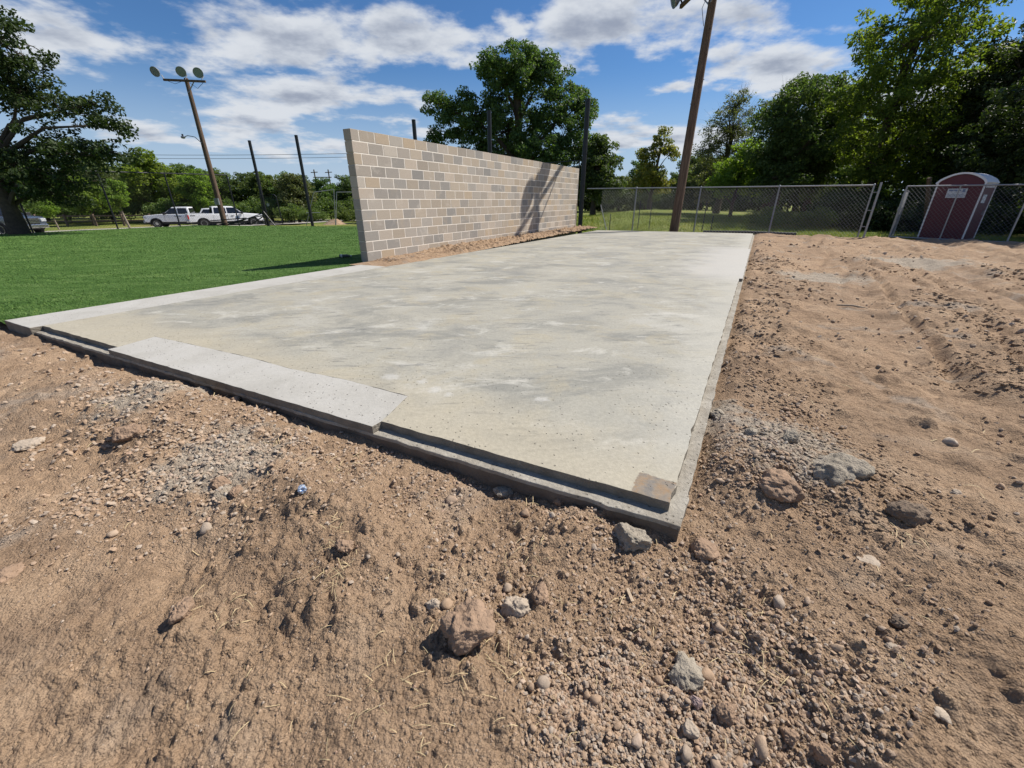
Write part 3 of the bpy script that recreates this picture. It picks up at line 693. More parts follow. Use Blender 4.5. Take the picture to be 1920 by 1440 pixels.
# ------------------------------------------------------------------ stones, clods, straw
def rock_shape(seed, sub, amp=0.28, freq=1.6, flat=0.7, chop=0.0):
    bm = bmesh.new(); bmesh.ops.create_icosphere(bm, subdivisions=sub, radius=0.5)
    v = np.array([q.co[:] for q in bm.verts]); F = np.array([[q.index for q in f.verts] for f in bm.faces]); bm.free()
    r_ = np.random.default_rng(seed); off = r_.random(3) * 50
    d = 1 + amp * 2 * vnoise3(v * freq * 2 + off) + amp * 0.7 * vnoise3(v * freq * 5 + off + 9) + amp * 0.3 * vnoise3(v * freq * 12 + off + 31)
    v = v * d[:, None]
    for _ in range(int(chop)):                                  # broken planes
        n = r_.normal(size=3); n /= np.linalg.norm(n); h = 0.30 + 0.12 * r_.random()
        e = v @ n; k = e > h; v[k] -= np.outer(e[k] - h, n) * 0.9
    v = v * np.array([1, 0.72 + 0.25 * r_.random(), flat * (0.8 + 0.3 * r_.random())])
    return v, F

def on_dirt(x, y): return float(dirt_z(np.array([x]), np.array([y]))[0])

# singled-out stones and lumps: x, y, size, material, sink, squash, chops, label
HERO = [
 (1.72, 1.40, 0.185, 'clod_dark', 0.30, 0.85, 4, 'dark_stone', 'large dark brown rock casting a deep shadow at right', 'rock'),
 (1.27, 1.60, 0.235, 'clod', 0.45, 0.62, 1, 'dirt_clod', 'broad rounded tan clod between the slab corner and the grey lump', 'clod'),
 (1.62, 1.70, 0.32, 'rubble', 0.52, 0.55, 2, 'concrete_lump', 'largest flat grey concrete lump right of the slab corner', 'concrete lump'),
 (1.36, 2.02, 0.10, 'rubble', 0.35, 0.8, 2, 'concrete_lump', 'small pale grey concrete lump beside the slab right edge', 'concrete lump'),
 (1.54, 1.95, 0.12, 'rubble', 0.35, 0.8, 3, 'concrete_lump', 'angular grey concrete lump behind the largest grey lump', 'concrete lump'),
 (0.50, 1.30, 0.18, 'rubble', 0.35, 0.85, 3, 'concrete_lump', 'jagged grey concrete lump wedged under the near slab corner', 'concrete lump'),
 (0.80, 1.26, 0.16, 'clod', 0.35, 0.5, 0, 'dirt_clod', 'long flat brown clod touching the near slab corner', 'clod'),
 (-0.14, 0.88, 0.20, 'clod', 0.30, 0.75, 2, 'dirt_clod', 'biggest crumbly brown clod in the bottom centre foreground', 'clod'),
 (0.53, 0.78, 0.125, 'rubble', 0.28, 0.62, 3, 'concrete_lump', 'pale grey concrete lump above the pebbles at bottom right', 'concrete lump'),
 (0.53, 0.70, 0.045, 'mauve_stone', 0.2, 0.9, 0, 'round_stone', 'round smooth mauve stone just below the grey concrete lump', 'stone'),
 (-1.14, 0.97, 0.095, 'clod', 0.22, 0.9, 3, 'dirt_clod', 'upright brown clod with a dark shadow in the left foreground', 'clod'),
 (-2.25, 2.06, 0.21, 'clod', 0.30, 0.55, 2, 'dirt_clod', 'wide brown clod on the gravelly dirt left of the slab front', 'clod'),
 (-2.86, 2.06, 0.15, 'pale_stone', 0.35, 0.5, 1, 'flat_stone', 'flat pale stone near the left picture edge', 'stone'),
 (-1.45, 1.66, 0.105, 'clod', 0.28, 0.75, 2, 'dirt_clod', 'brown clod left of its smaller twin on the front heap', 'clod'),
 (-1.33, 1.60, 0.08, 'clod', 0.28, 0.8, 2, 'dirt_clod', 'smaller brown clod close right of its twin on the front heap', 'clod'),
 (1.32, 0.94, 0.062, 'clod_dark', 0.2, 0.8, 2, 'dark_stone', 'small dark brown stone alone on the lower right dirt', 'stone'),
 (1.21, 0.67, 0.05, 'pale_stone', 0.2, 0.4, 3, 'stone_shard', 'bright white angular shard in the bottom right corner', 'stone'),
 (1.21, 0.85, 0.04, 'pale_stone', 0.3, 0.5, 0, 'flat_stone', 'little pale oval stone above the white shard', 'stone'),
 (0.83, 0.60, 0.072, 'clod', 0.25, 0.85, 1, 'round_stone', 'round brown stone at the bottom edge, right one of a pair', 'stone'),
 (0.76, 0.63, 0.055, 'clod', 0.25, 0.85, 1, 'round_stone', 'round brown stone at the bottom edge, left one of a pair', 'stone'),
 (-0.66, 1.21, 0.09, 'clod', 0.35, 0.7, 1, 'dirt_clod', 'rounded clod in mid foreground below the crumpled can', 'clod'),
 (-1.95, 1.14, 0.13, 'clod', 0.45, 0.5, 1, 'dirt_clod', 'flat half-buried clod at the left picture edge', 'clod'),
 (0.01, 0.98, 0.11, 'pale_stone', 0.35, 0.8, 2, 'flat_stone', 'pale stone standing behind the biggest crumbly clod', 'stone'),
 (0.10, 1.02, 0.09, 'clod', 0.25, 1.0, 3, 'dirt_clod', 'steep pointed clod beside the pale stone in the centre foreground', 'clod'),
 (0.60, 0.67, 0.072, 'clod', 0.3, 0.75, 1, 'round_stone', 'broad brown stone in the middle of the bottom right pebbles', 'stone'),
 (0.48, 0.63, 0.055, 'pale_stone', 0.3, 0.7, 3, 'stone_shard', 'squarish pale stone left in the bottom right pebbles', 'stone'),
 (2.09, 1.55, 0.055, 'pale_stone', 0.3, 0.6, 0, 'flat_stone', 'smooth pale stone right of the large dark rock', 'stone'),
 (1.35, 2.36, 0.13, 'rubble', 0.4, 0.6, 2, 'concrete_lump', 'crumbling grey concrete against the slab right side', 'concrete lump'),
 (-0.05, 1.66, 0.12, 'rubble', 0.35, 0.6, 3, 'concrete_lump', 'grey concrete crumbs lying against the slab front face', 'concrete lump'),
 (0.22, 1.55, 0.07, 'clod', 0.3, 0.9, 2, 'dirt_clod', 'reddish clod beside the grey crumbs at the slab front', 'clod'),
 (1.40, 1.18, 0.095, 'pale_stone', 0.45, 0.5, 3, 'flat_stone', 'flat tan stone plate on the dirt below the large dark rock', 'stone'),
 (-0.27, 0.99, 0.065, 'pale_stone', 0.3, 0.8, 2, 'flat_stone', 'greyish stone left of the biggest crumbly clod', 'stone'),
]
def build_heroes():
    for i, (x, y, sz, mt, sink, flat, chop, name, label, cat) in enumerate(HERO):
        v, F = rock_shape(100 + i, 5, 0.17, 1.3, flat, chop + 2); v = v * (1 + 0.10 * vnoise3(v * 9 + i) + 0.07 * vnoise3(v * 20 + i) + 0.04 * vnoise3(v * 44 + i))[:, None]
        me = np_mesh(name, v * sz * 0.86, F, M[mt], True)
        o = add_obj(name, me); z = on_dirt(x, y)
        o.location = (x, y, z + sz * flat * (0.44 - sink)); o.rotation_euler = (0, 0, (i * 1.7) % 6.28)
        tag(o, label, cat)
build_heroes()

def scatter_mask(x, y):
    df = (x - P00[0]) * FN[0] + (y - P00[1]) * FN[1]; dr = (x - P00[0]) * RN[0] + (y - P00[1]) * RN[1]
    al = (x - P00[0]) * _fd[0] + (y - P00[1]) * _fd[1]; a = (x - C0[0]) * U[0] + (y - C0[1]) * U[1]
    return ((df > 0.015) | (dr > 0.015)) & (a < 18.9) & ~((al > 6.85) & (df < 0.05))
def cluster(x, y):
    df = (x - P00[0]) * FN[0] + (y - P00[1]) * FN[1]; dr = (x - P00[0]) * RN[0] + (y - P00[1]) * RN[1]
    c = 0.5 + 0.9 * fbm(x * 0.9 + 1.1, y * 0.9 + 2.7, 3) + 0.5 * fbm(x * 3.3, y * 3.3 + 5, 2)
    c = c + 0.5 * np.exp(-((df - 0.25) / 0.35) ** 2) + 0.5 * np.exp(-((dr - 0.3) / 0.35) ** 2)
    for (cx, cy, r_, w) in ((0.18, 0.70, 0.17, 1.6), (0.55, 0.66, 0.20, 1.2), (0.80, 0.85, 0.25, 0.6), (-1.6, 1.75, 0.6, 1.1), (-2.6, 2.5, 0.7, 0.9), (1.4, 1.9, 0.5, 1.0), (-0.1, 1.0, 0.4, 0.6)):
        c = c + w * np.exp(-((x - cx) ** 2 + (y - cy) ** 2) / r_ ** 2)
    c = c - 0.8 * np.exp(-((x + 0.15) ** 2 + (y - 0.62) ** 2) / 0.3 ** 2) - 0.5 * np.exp(-((x + 1.4) ** 2 + (y - 0.8) ** 2) / 0.5 ** 2)
    return np.clip(c, 0.04, 2.2) / 2.2
def build_stones():
    r_ = np.random.default_rng(5)
    # the 300 that show largest: separate pebbles sharing a few meshes
    protos = [np_mesh('pebble', *rock_shape(300 + k, 2, 0.22, 1.4, 0.72, k % 3), M['stone'], True) for k in range(14)]
    n = 0
    spots = []
    while n < 268:
        k = 4000
        rr = 0.45 * (3.4 / 0.45) ** r_.random(k); th = (r_.random(k) * 2 - 1) * R(56)
        x, y = rr * np.sin(th), rr * np.cos(th)
        ok = scatter_mask(x, y) & (r_.random(k) < cluster(x, y) ** 1.3) & (y > 0.42)
        for a, b in zip(x[ok], y[ok]):
            if n >= 268: break
            s_ = float(np.clip(0.015 * math.exp(r_.normal(0, 0.42)) * (0.75 + 0.42 * math.hypot(a, b)), 0.012, 0.065))
            spots.append((a, b, s_)); n += 1
    xs = np.array([q[0] for q in spots]); ys = np.array([q[1] for q in spots]); zs = dirt_z(xs, ys)
    for k, (x, y, s_) in enumerate(spots):
        o = add_obj('pebble', protos[k % 14]); o.location = (x, y, float(zs[k]) + s_ * 0.14)
        o.rotation_euler = (r_.normal(0, 0.3), r_.normal(0, 0.3), r_.random() * 6.28); o.scale = (s_ * (0.85 + 0.4 * r_.random()), s_, s_ * (0.8 + 0.4 * r_.random()))
        tag(o, 'small tan pebble or crumb lying loose on the churned dirt in front of the slab', 'pebble', 'loose pebbles on the foreground dirt')
    # the rest: uncountable grit and crumbs
    P = [rock_shape(400 + k, 1, 0.22, 1.3, 0.75, k % 3) for k in range(10)]
    allv, allf, base = [], [], 0
    K = 420000
    rr = 0.40 * (17.0 / 0.40) ** (r_.random(K) ** 1.12); th = (r_.random(K) * 2 - 1) * R(60)
    x, y = rr * np.sin(th), rr * np.cos(th)
    ok = scatter_mask(x, y) & (r_.random(K) < cluster(x, y) ** 2.6) & (y > 0.3); x, y, rr = x[ok], y[ok], rr[ok]
    x, y, rr = x[:26000], y[:26000], rr[:26000]; K = len(x)
    # a share lies on the bank by the wall too
    s_ = np.clip((0.0050 + 0.0025 * rr) * np.exp(r_.normal(0, 0.58, K)), 0.003, 0.010 + 0.0065 * rr)
    z = dirt_z(x, y)
    ang = r_.random(K) * 6.283; ca, sa = np.cos(ang), np.sin(ang); tl = r_.normal(0, 0.35, K)
    which = r_.integers(0, 10, K)
    for q in range(10):
        k = np.where(which == q)[0]; v, F = P[q]
        w = v[None] * s_[k, None, None] * np.array([1.1, 1.0, 0.95])
        wx = w[..., 0] * ca[k, None] - w[..., 1] * sa[k, None]; wy = w[..., 0] * sa[k, None] + w[..., 1] * ca[k, None]
        wz = w[..., 2] + wx * tl[k, None]
        V = np.stack([wx + x[k, None], wy + y[k, None], wz + z[k, None] + 0.14 * s_[k, None]], -1)
        allv.append(V.reshape(-1, 3)); allf.append((F[None] + (np.arange(len(k)) * len(v))[:, None, None] + base).reshape(-1, 3)); base += len(k) * len(v)
    # clods churned up by the machines right of the slab
    K = 30000; rr = 1.6 * (13 / 1.6) ** r_.random(K); th = R(15) + r_.random(K) * R(43); gx, gy = rr * np.sin(th), rr * np.cos(th)
    ch = sstep(-0.15, 0.5, fbm(gx * 0.7 + 3, gy * 0.7, 3) + 0.4 * np.sin(((gx - P00[0]) * RN[0] + (gy - P00[1]) * RN[1]) * 3.3))
    dr_ = (gx - P00[0]) * RN[0] + (gy - P00[1]) * RN[1]
    ok = (dr_ > 0.03) & scatter_mask(gx, gy) & (r_.random(K) < 0.9 * ch ** 2); gx, gy, rr = gx[ok][:6500], gy[ok][:6500], rr[ok][:6500]; K = len(gx); gz = dirt_z(gx, gy)
    sz = np.clip((0.010 + 0.0030 * rr) * np.exp(r_.normal(0, 0.5, K)), 0.006, 0.016 + 0.006 * rr); a_ = r_.random(K) * 6.28; v, F = P[4]
    jit = 1 + 0.5 * (r_.random((K, len(v), 3)) - 0.5); w = v[None] * jit * sz[:, None, None] * np.array([1.2, 1.0, 0.8]); ca, sa = np.cos(a_)[:, None], np.sin(a_)[:, None]
    V = np.stack([w[..., 0] * ca - w[..., 1] * sa + gx[:, None], w[..., 0] * sa + w[..., 1] * ca + gy[:, None], w[..., 2] + (gz - 0.10 * sz)[:, None]], -1)
    clod_v = V.reshape(-1, 3); clod_f = (F[None] + (np.arange(K) * len(v))[:, None, None]).reshape(-1, 3)
    tag(add_obj('churned_soil', np_mesh('churned_soil', clod_v, clod_f, M['dirt'], True)), 'crumbly churned soil beside the slab right edge', None, None, 'stuff')
    # grit close to the camera
    K = 60000; rr = 0.42 * (2.6 / 0.42) ** r_.random(K); th = (r_.random(K) * 2 - 1) * R(60); gx, gy = rr * np.sin(th), rr * np.cos(th)
    ok = scatter_mask(gx, gy) & (r_.random(K) < 0.15 + 0.85 * cluster(gx, gy) ** 1.3); gx, gy, rr = gx[ok], gy[ok], rr[ok]; K = len(gx); gz = dirt_z(gx, gy)
    ov = np.array([(1, 0, 0), (-1, 0, 0), (0, 1, 0), (0, -1, 0), (0, 0, 0.8), (0, 0, -0.8)]) * 0.5
    of = np.array([(0, 2, 4), (2, 1, 4), (1, 3, 4), (3, 0, 4), (2, 0, 5), (1, 2, 5), (3, 1, 5), (0, 3, 5)])
    sz = (0.0026 + 0.0016 * rr) * np.exp(r_.normal(0, 0.4, K)); jit = 1 + 0.5 * (r_.random((K, 6, 3)) - 0.5); a_ = r_.random(K) * 6.28
    w = ov[None] * jit * sz[:, None, None]; ca, sa = np.cos(a_)[:, None], np.sin(a_)[:, None]
    V = np.stack([w[..., 0] * ca - w[..., 1] * sa + gx[:, None], w[..., 0] * sa + w[..., 1] * ca + gy[:, None], w[..., 2] + (gz + 0.2 * sz)[:, None]], -1)
    allv.append(V.reshape(-1, 3)); allf.append((of[None] + (np.arange(K) * 6)[:, None, None] + base).reshape(-1, 3)); base += K * 6
    # gravel on the dirt bank along the wall foot
    K = 1500; ss = 12.2 * r_.random(K); ss[:600] = 0.25 + 2.4 * r_.random(600); tt = 0.05 + 0.45 * r_.random(K)
    v, F = P[0]; sz = 0.022 * np.exp(r_.normal(0, 0.5, K))
    bx = WX + WU[0] * ss - WN[0] * tt; by = WY + WU[1] * ss - WN[1] * tt; bz = 0.03 + 0.05 * sstep(1.2, 3, ss) * (1 - tt)
    V = v[None] * sz[:, None, None] + np.stack([bx, by, bz], -1)[:, None]
    allv.append(V.reshape(-1, 3)); allf.append((F[None] + (np.arange(K) * len(v))[:, None, None] + base).reshape(-1, 3))
    tag(add_obj('gravel', np_mesh('gravel', np.vstack(allv), np.vstack(allf), M['stone'], False)), 'fine gravel and dirt crumbs strewn over the bare ground', None, None, 'stuff')
build_stones()

def build_straw():
    r_ = np.random.default_rng(9); V, F = [], []
    def blade(x, y, z, L_, th, w, arch):
        m = 4; o = len(V)
        bend = r_.normal(0, 0.22); px, py = x, y
        for i in range(m + 1):
            t = i / m; a = th + bend * t
            px += math.cos(a) * L_ / m; py += math.sin(a) * L_ / m
            h = z + arch * math.sin(math.pi * t) + 0.003
            nx, ny = -math.sin(a) * w, math.cos(a) * w
            V.append((px - nx, py - ny, h)); V.append((px + nx, py + ny, h + w * 0.6))
        for i in range(m): F.append((o + 2 * i, o + 2 * i + 1, o + 2 * i + 3, o + 2 * i + 2))
    tufts = [(-0.67, 1.12, 26), (-0.75, 1.30, 16), (0.0, 0.78, 14), (-0.10, 0.83, 10), (0.78, 0.86, 18), (0.85, 0.78, 12), (-1.05, 0.98, 10), (-1.3, 2.0, 14), (-2.6, 2.4, 12), (-0.9, 1.75, 12), (0.05, 1.22, 10), (0.45, 0.85, 8),
             (0.1, 1.55, 12), (-1.9, 2.6, 12), (1.6, 1.3, 8), (0.6, 0.55, 8), (-0.4, 0.75, 8), (0.32, 0.98, 8)]
    L_ = []
    for (cx, cy, k) in tufts:
        for _ in range(k): L_.append((cx + r_.normal(0, 0.05), cy + r_.normal(0, 0.05), 0.03 + 0.05 * r_.random(), 0.012 * r_.random()))
    for _ in range(380):
        rr = 0.45 * (5 / 0.45) ** r_.random(); t = (r_.random() * 2 - 1) * R(56); x, y = rr * math.sin(t), rr * math.cos(t)
        if scatter_mask(np.array([x]), np.array([y]))[0]: L_.append((x, y, 0.02 + 0.045 * r_.random() * (0.6 + 0.3 * rr), 0.008 * r_.random()))
    xs = np.array([q[0] for q in L_]); ys = np.array([q[1] for q in L_]); ok = scatter_mask(xs, ys); zs = dirt_z(xs, ys)
    for k, (x, y, l_, ar) in enumerate(L_):
        if ok[k]: blade(x, y, float(zs[k]), l_, r_.random() * 6.28, 0.0006 + 0.0004 * math.hypot(x, y), ar + 0.002)
    tag(add_obj('straw', np_mesh('straw', np.array(V), np.array(F), M['straw'])), 'dry straw scraps scattered over the dirt', None, None, 'stuff')
build_straw()

# small litter
def build_litter():
    m, nt, b = mat_new('can_print'); tc = nn(nt, 'ShaderNodeTexCoord').outputs['Object']
    f = noise_of(nt, tc, 55, 2, 0.5)
    nt.links.new(ramp_of(nt, f, [(0.45, (0.62, 0.68, 0.75)), (0.50, (0.10, 0.25, 0.55)), (0.60, (0.75, 0.78, 0.80))]), b.inputs['Base Color']); b.inputs['Metallic'].default_value = 0.6; b.inputs['Roughness'].default_value = 0.35
    mb = MB().lathe([(0.004, -0.020), (0.014, -0.020), (0.017, -0.015), (0.016, 0.0), (0.018, 0.010), (0.014, 0.018), (0.004, 0.018)], 14)
    r_ = np.random.default_rng(2)
    mb.v = [(x + r_.normal(0, 0.0014), y + r_.normal(0, 0.0014), z + r_.normal(0, 0.0014)) for x, y, z in mb.v]
    x, y = -0.95, 1.50
    o = mb.build('crumpled_can', m, None, (x, y, on_dirt(x, y) + 0.016)); o.rotation_euler = (R(80), 0, R(35)); tag(o, 'small crumpled blue and white can lying on the dirt heap', 'can')
    x, y = 0.43, 1.05
    o = MB().box(-0.006, 0.006, -0.026, 0.026, 0, 0.004).build('wood_chip', M['wood_chip'], None, (x, y, on_dirt(x, y) + 0.006), bevel=0.001); o.rotation_euler = (0.1, 0.05, R(8)); tag(o, 'straight little wooden chip lying below the slab corner', 'wood chip')
    x, y = 4.44, 5.3
    o = MB().tube([(-0.16, 0.0, 0.02), (0, 0.01, 0.03), (0.16, -0.01, 0.015)], [0.012, 0.014, 0.010], 7).build('stick', M['wood_chip'], None, (x, y, on_dirt(x, y))); o.rotation_euler = (0, 0, R(-30)); tag(o, 'pale stick lying on the dirt right of the slab', 'stick')
    g = simple('bottle_plastic', (0.05, 0.06, 0.06), 0.25, 0, 0.2, 20)
    t = thing('drink_bottle', 'dark drink bottle lying on the turf in the wall shadow', 'bottle', (-3.95, 10.1, float(turf_z(9.5)) + 0.06), R(10))
    MB().lathe([(0.0, -0.13), (0.033, -0.13), (0.036, -0.12), (0.036, 0.05), (0.03, 0.08), (0.014, 0.11), (0.014, 0.125)], 14, 'x').build('bottle_body', g, t, smooth=True)
    MB().lathe([(0.017, 0.122), (0.017, 0.145), (0.0, 0.147)], 12, 'x').build('cap', simple('bottle_cap', (0.6, 0.6, 0.6), 0.4), t)
    MB().lathe([(0.0368, -0.10), (0.0368, -0.06)], 14, 'x').build('label_band', simple('bottle_band', (0.5, 0.52, 0.5), 0.5), t, smooth=True)
build_litter()

# ------------------------------------------------------------------ trees
def mat_leaf(name, stops, trans=0.30):
    trans = min(0.55, trans * 1.3)
    m = bpy.data.materials.new(name); m.use_nodes = True; nt = m.node_tree; L = nt.links.new
    b = nt.nodes['Principled BSDF']; out = nt.nodes['Material Output']
    g = nn(nt, 'ShaderNodeNewGeometry'); oi = nn(nt, 'ShaderNodeObjectInfo').outputs['Random']
    f = mth(nt, 'ADD', mth(nt, 'MULTIPLY', g.outputs['Random Per Island'], 0.6), mth(nt, 'MULTIPLY', noise_of(nt, g.outputs['Position'], 0.5, 3), 0.4))
    c = ramp_of(nt, f, stops)
    hs = nn(nt, 'ShaderNodeHueSaturation'); L(c, hs.inputs['Color']); L(mth(nt, 'ADD', 0.485, mth(nt, 'MULTIPLY', oi, 0.03)), hs.inputs['Hue']); L(mth(nt, 'ADD', 0.85, mth(nt, 'MULTIPLY', oi, 0.3)), hs.inputs['Value'])
    L(hs.outputs[0], b.inputs['Base Color']); b.inputs['Roughness'].default_value = 0.55; b.inputs['Specular IOR Level'].default_value = 0.25
    t = nn(nt, 'ShaderNodeBsdfTranslucent'); L(mixc(nt, 1.0, hs.outputs[0], (1.5, 1.6, 0.6), 'MULTIPLY'), t.inputs[0])
    mx = nn(nt, 'ShaderNodeMixShader', i_0=trans); L(b.outputs[0], mx.inputs[1]); L(t.outputs[0], mx.inputs[2]); L(mx.outputs[0], out.inputs[0])
    return m
LEAF = {
 'oak': mat_leaf('oak_leaves', [(0.2, (0.043, 0.075, 0.026)), (0.5, (0.072, 0.119, 0.038)), (0.8, (0.123, 0.167, 0.058))]),
 'dark': mat_leaf('dark_leaves', [(0.2, (0.023, 0.037, 0.012)), (0.5, (0.035, 0.058, 0.019)), (0.8, (0.058, 0.084, 0.027))], 0.22),
 'lime': mat_leaf('lime_leaves', [(0.2, (0.102, 0.167, 0.029)), (0.5, (0.160, 0.239, 0.043)), (0.8, (0.232, 0.312, 0.065))], 0.42),
 'yellow': mat_leaf('yellowing_leaves', [(0.2, (0.094, 0.123, 0.032)), (0.5, (0.181, 0.189, 0.049)), (0.8, (0.290, 0.239, 0.072))], 0.32),
 'mid': mat_leaf('mid_leaves', [(0.2, (0.061, 0.104, 0.029)), (0.5, (0.099, 0.152, 0.041)), (0.8, (0.160, 0.203, 0.065))], 0.32),
 'sunny': mat_leaf('sunlit_leaves', [(0.2, (0.075, 0.118, 0.020)), (0.5, (0.120, 0.172, 0.032)), (0.8, (0.185, 0.228, 0.048))], 0.42),
 'olive': mat_leaf('olive_leaves', [(0.2, (0.087, 0.109, 0.043)), (0.5, (0.131, 0.152, 0.061)), (0.8, (0.189, 0.203, 0.094))], 0.28),
}
M['bark'] = simple('bark', (0.085, 0.068, 0.052), 0.95, 0, 0.35, 6, 0.03, 0.1)
M['pale_bark'] = simple('pale_bark', (0.26, 0.22, 0.17), 0.95, 0, 0.3, 6, 0.02, 0.1)

def tree_meshes(seed, lobes, trunk, r0, n_clump, n_leaf, leaf, sigma, leafmat, bark, bare=0.0, droop=0.0):
    """trunk: list of points; lobes: ellipsoids the crown fills with leaf clumps"""
    r_ = np.random.default_rng(seed); wood = MB(); n_clump = int(n_clump * 2.3); sigma *= 0.66
    tp = [Vector(p) for p in trunk]
    wood.tube(trunk, [r0 * (1.25 if i == 0 else 1.0 - 0.55 * i / (len(trunk) - 1)) for i in range(len(trunk))], 9)
    vol = np.array([(l[3] * l[4] * l[5]) ** 0.75 for l in lobes]); cnt = np.maximum(4, (n_clump * vol / vol.sum()).astype(int))
    cen, sg = [], []
    for (cx, cy, cz, rx, ry, rz), k in zip(lobes, cnt):
        t0 = tp[-1] if cz > tp[-1].z * 0.8 else tp[max(0, len(tp) - 2)]
        t0 = min(tp[1:], key=lambda q: abs(q.z - cz * 0.62))
        c = Vector((cx, cy, cz)); mid = (t0 + c) * 0.5 + Vector((r_.normal(0, .3), r_.normal(0, .3), 0.12 * (c - t0).length * (1 - droop)))
        wood.tube([t0, t0.lerp(mid, .5) + Vector((0, 0, .1)), mid, c], [r0 * 0.38, r0 * 0.27, r0 * 0.17, r0 * 0.07], 6)
        d = r_.normal(size=(k, 3)); d /= np.linalg.norm(d, axis=1)[:, None]; rad = r_.random(k) ** 0.42
        p = np.array([cx, cy, cz]) + d * rad[:, None] * np.array([rx, ry, rz]); p[:, 2] -= droop * np.hypot(p[:, 0] - cx, p[:, 1] - cy) * 0.4
        for q in p[: int(k * (0.28 + 0.72 * bare))]:
            e = Vector(q); m2 = c.lerp(e, .55) + Vector((r_.normal(0, .12), r_.normal(0, .12), r_.normal(0.05, .12)))
            wood.tube([c.lerp(mid, 0.3 * r_.random()), m2, e], [r0 * 0.085, r0 * 0.055, r0 * 0.02], 4, False)
            if bare:
                for _ in range(3):
                    f2 = e + Vector(r_.normal(0, 0.45, 3)) + Vector((0, 0, 0.25)); wood.tube([m2.lerp(e, r_.random()), f2], [r0 * 0.03, r0 * 0.008], 3, False)
        cen.append(p); sg.append(np.full(k, 1.0) * (0.75 + 0.5 * r_.random(k)))
    cen = np.vstack(cen); sg = np.concatenate(sg)
    w = sg ** 2; which = r_.choice(len(cen), size=n_leaf, p=w / w.sum())
    off = r_.normal(size=(n_leaf, 3)); off *= (r_.random(n_leaf) ** 0.25 / (np.linalg.norm(off, axis=1) + 1e-6))[:, None] * 1.25
    pos = cen[which] + off * (sigma * sg[which])[:, None] * np.array([1.15, 1.15, 0.75])
    nrm = off * 0.6 + r_.normal(size=(n_leaf, 3)) * 0.75 + np.array([0, 0, 0.55]); nrm /= np.linalg.norm(nrm, axis=1)[:, None]
    ref = r_.normal(size=(n_leaf, 3)); a = np.cross(nrm, ref); a /= np.linalg.norm(a, axis=1)[:, None] + 1e-9; b = np.cross(nrm, a)
    l_ = leaf * (0.6 + 0.8 * r_.random(n_leaf))[:, None]
    V = np.stack([pos - a * l_ * 0.5, pos + b * l_ * 0.27 + a * l_ * 0.05 + nrm * l_ * 0.06, pos + a * l_ * 0.5, pos - b * l_ * 0.27 + a * l_ * 0.05 + nrm * l_ * 0.06], 1).reshape(-1, 3)
    crown = np_mesh('crown', V, np.arange(4 * n_leaf).reshape(-1, 4), leafmat)
    return wood.mesh('trunk', bark, smooth=True), crown

def plant(name, label, cat, meshes, loc, rotz=0.0, scale=1.0, group=None):
    t = thing(name, label, cat, loc, rotz, group); t.scale = (scale,) * 3 if isinstance(scale, (int, float)) else scale
    add_obj('trunk', meshes[0], t); add_obj('crown', meshes[1], t); return t

def rand_lobes(seed, h, r, base, k):
    q = np.random.default_rng(seed); L_ = []
    for i in range(k):
        t = (i + 0.5) / k; zz = base + (h - base) * (0.12 + 0.78 * t); prof = math.sin(math.pi * (0.18 + 0.72 * t)) ** 0.7
        a = i * 2.4 + q.random(); d = r * prof * 0.55 * (0.5 + 0.6 * q.random()); s_ = r * (0.42 + 0.22 * q.random()) * (0.6 + 0.4 * prof)
        L_.append((d * math.cos(a), d * math.sin(a), zz, s_, s_, s_ * 0.72))
    return L_

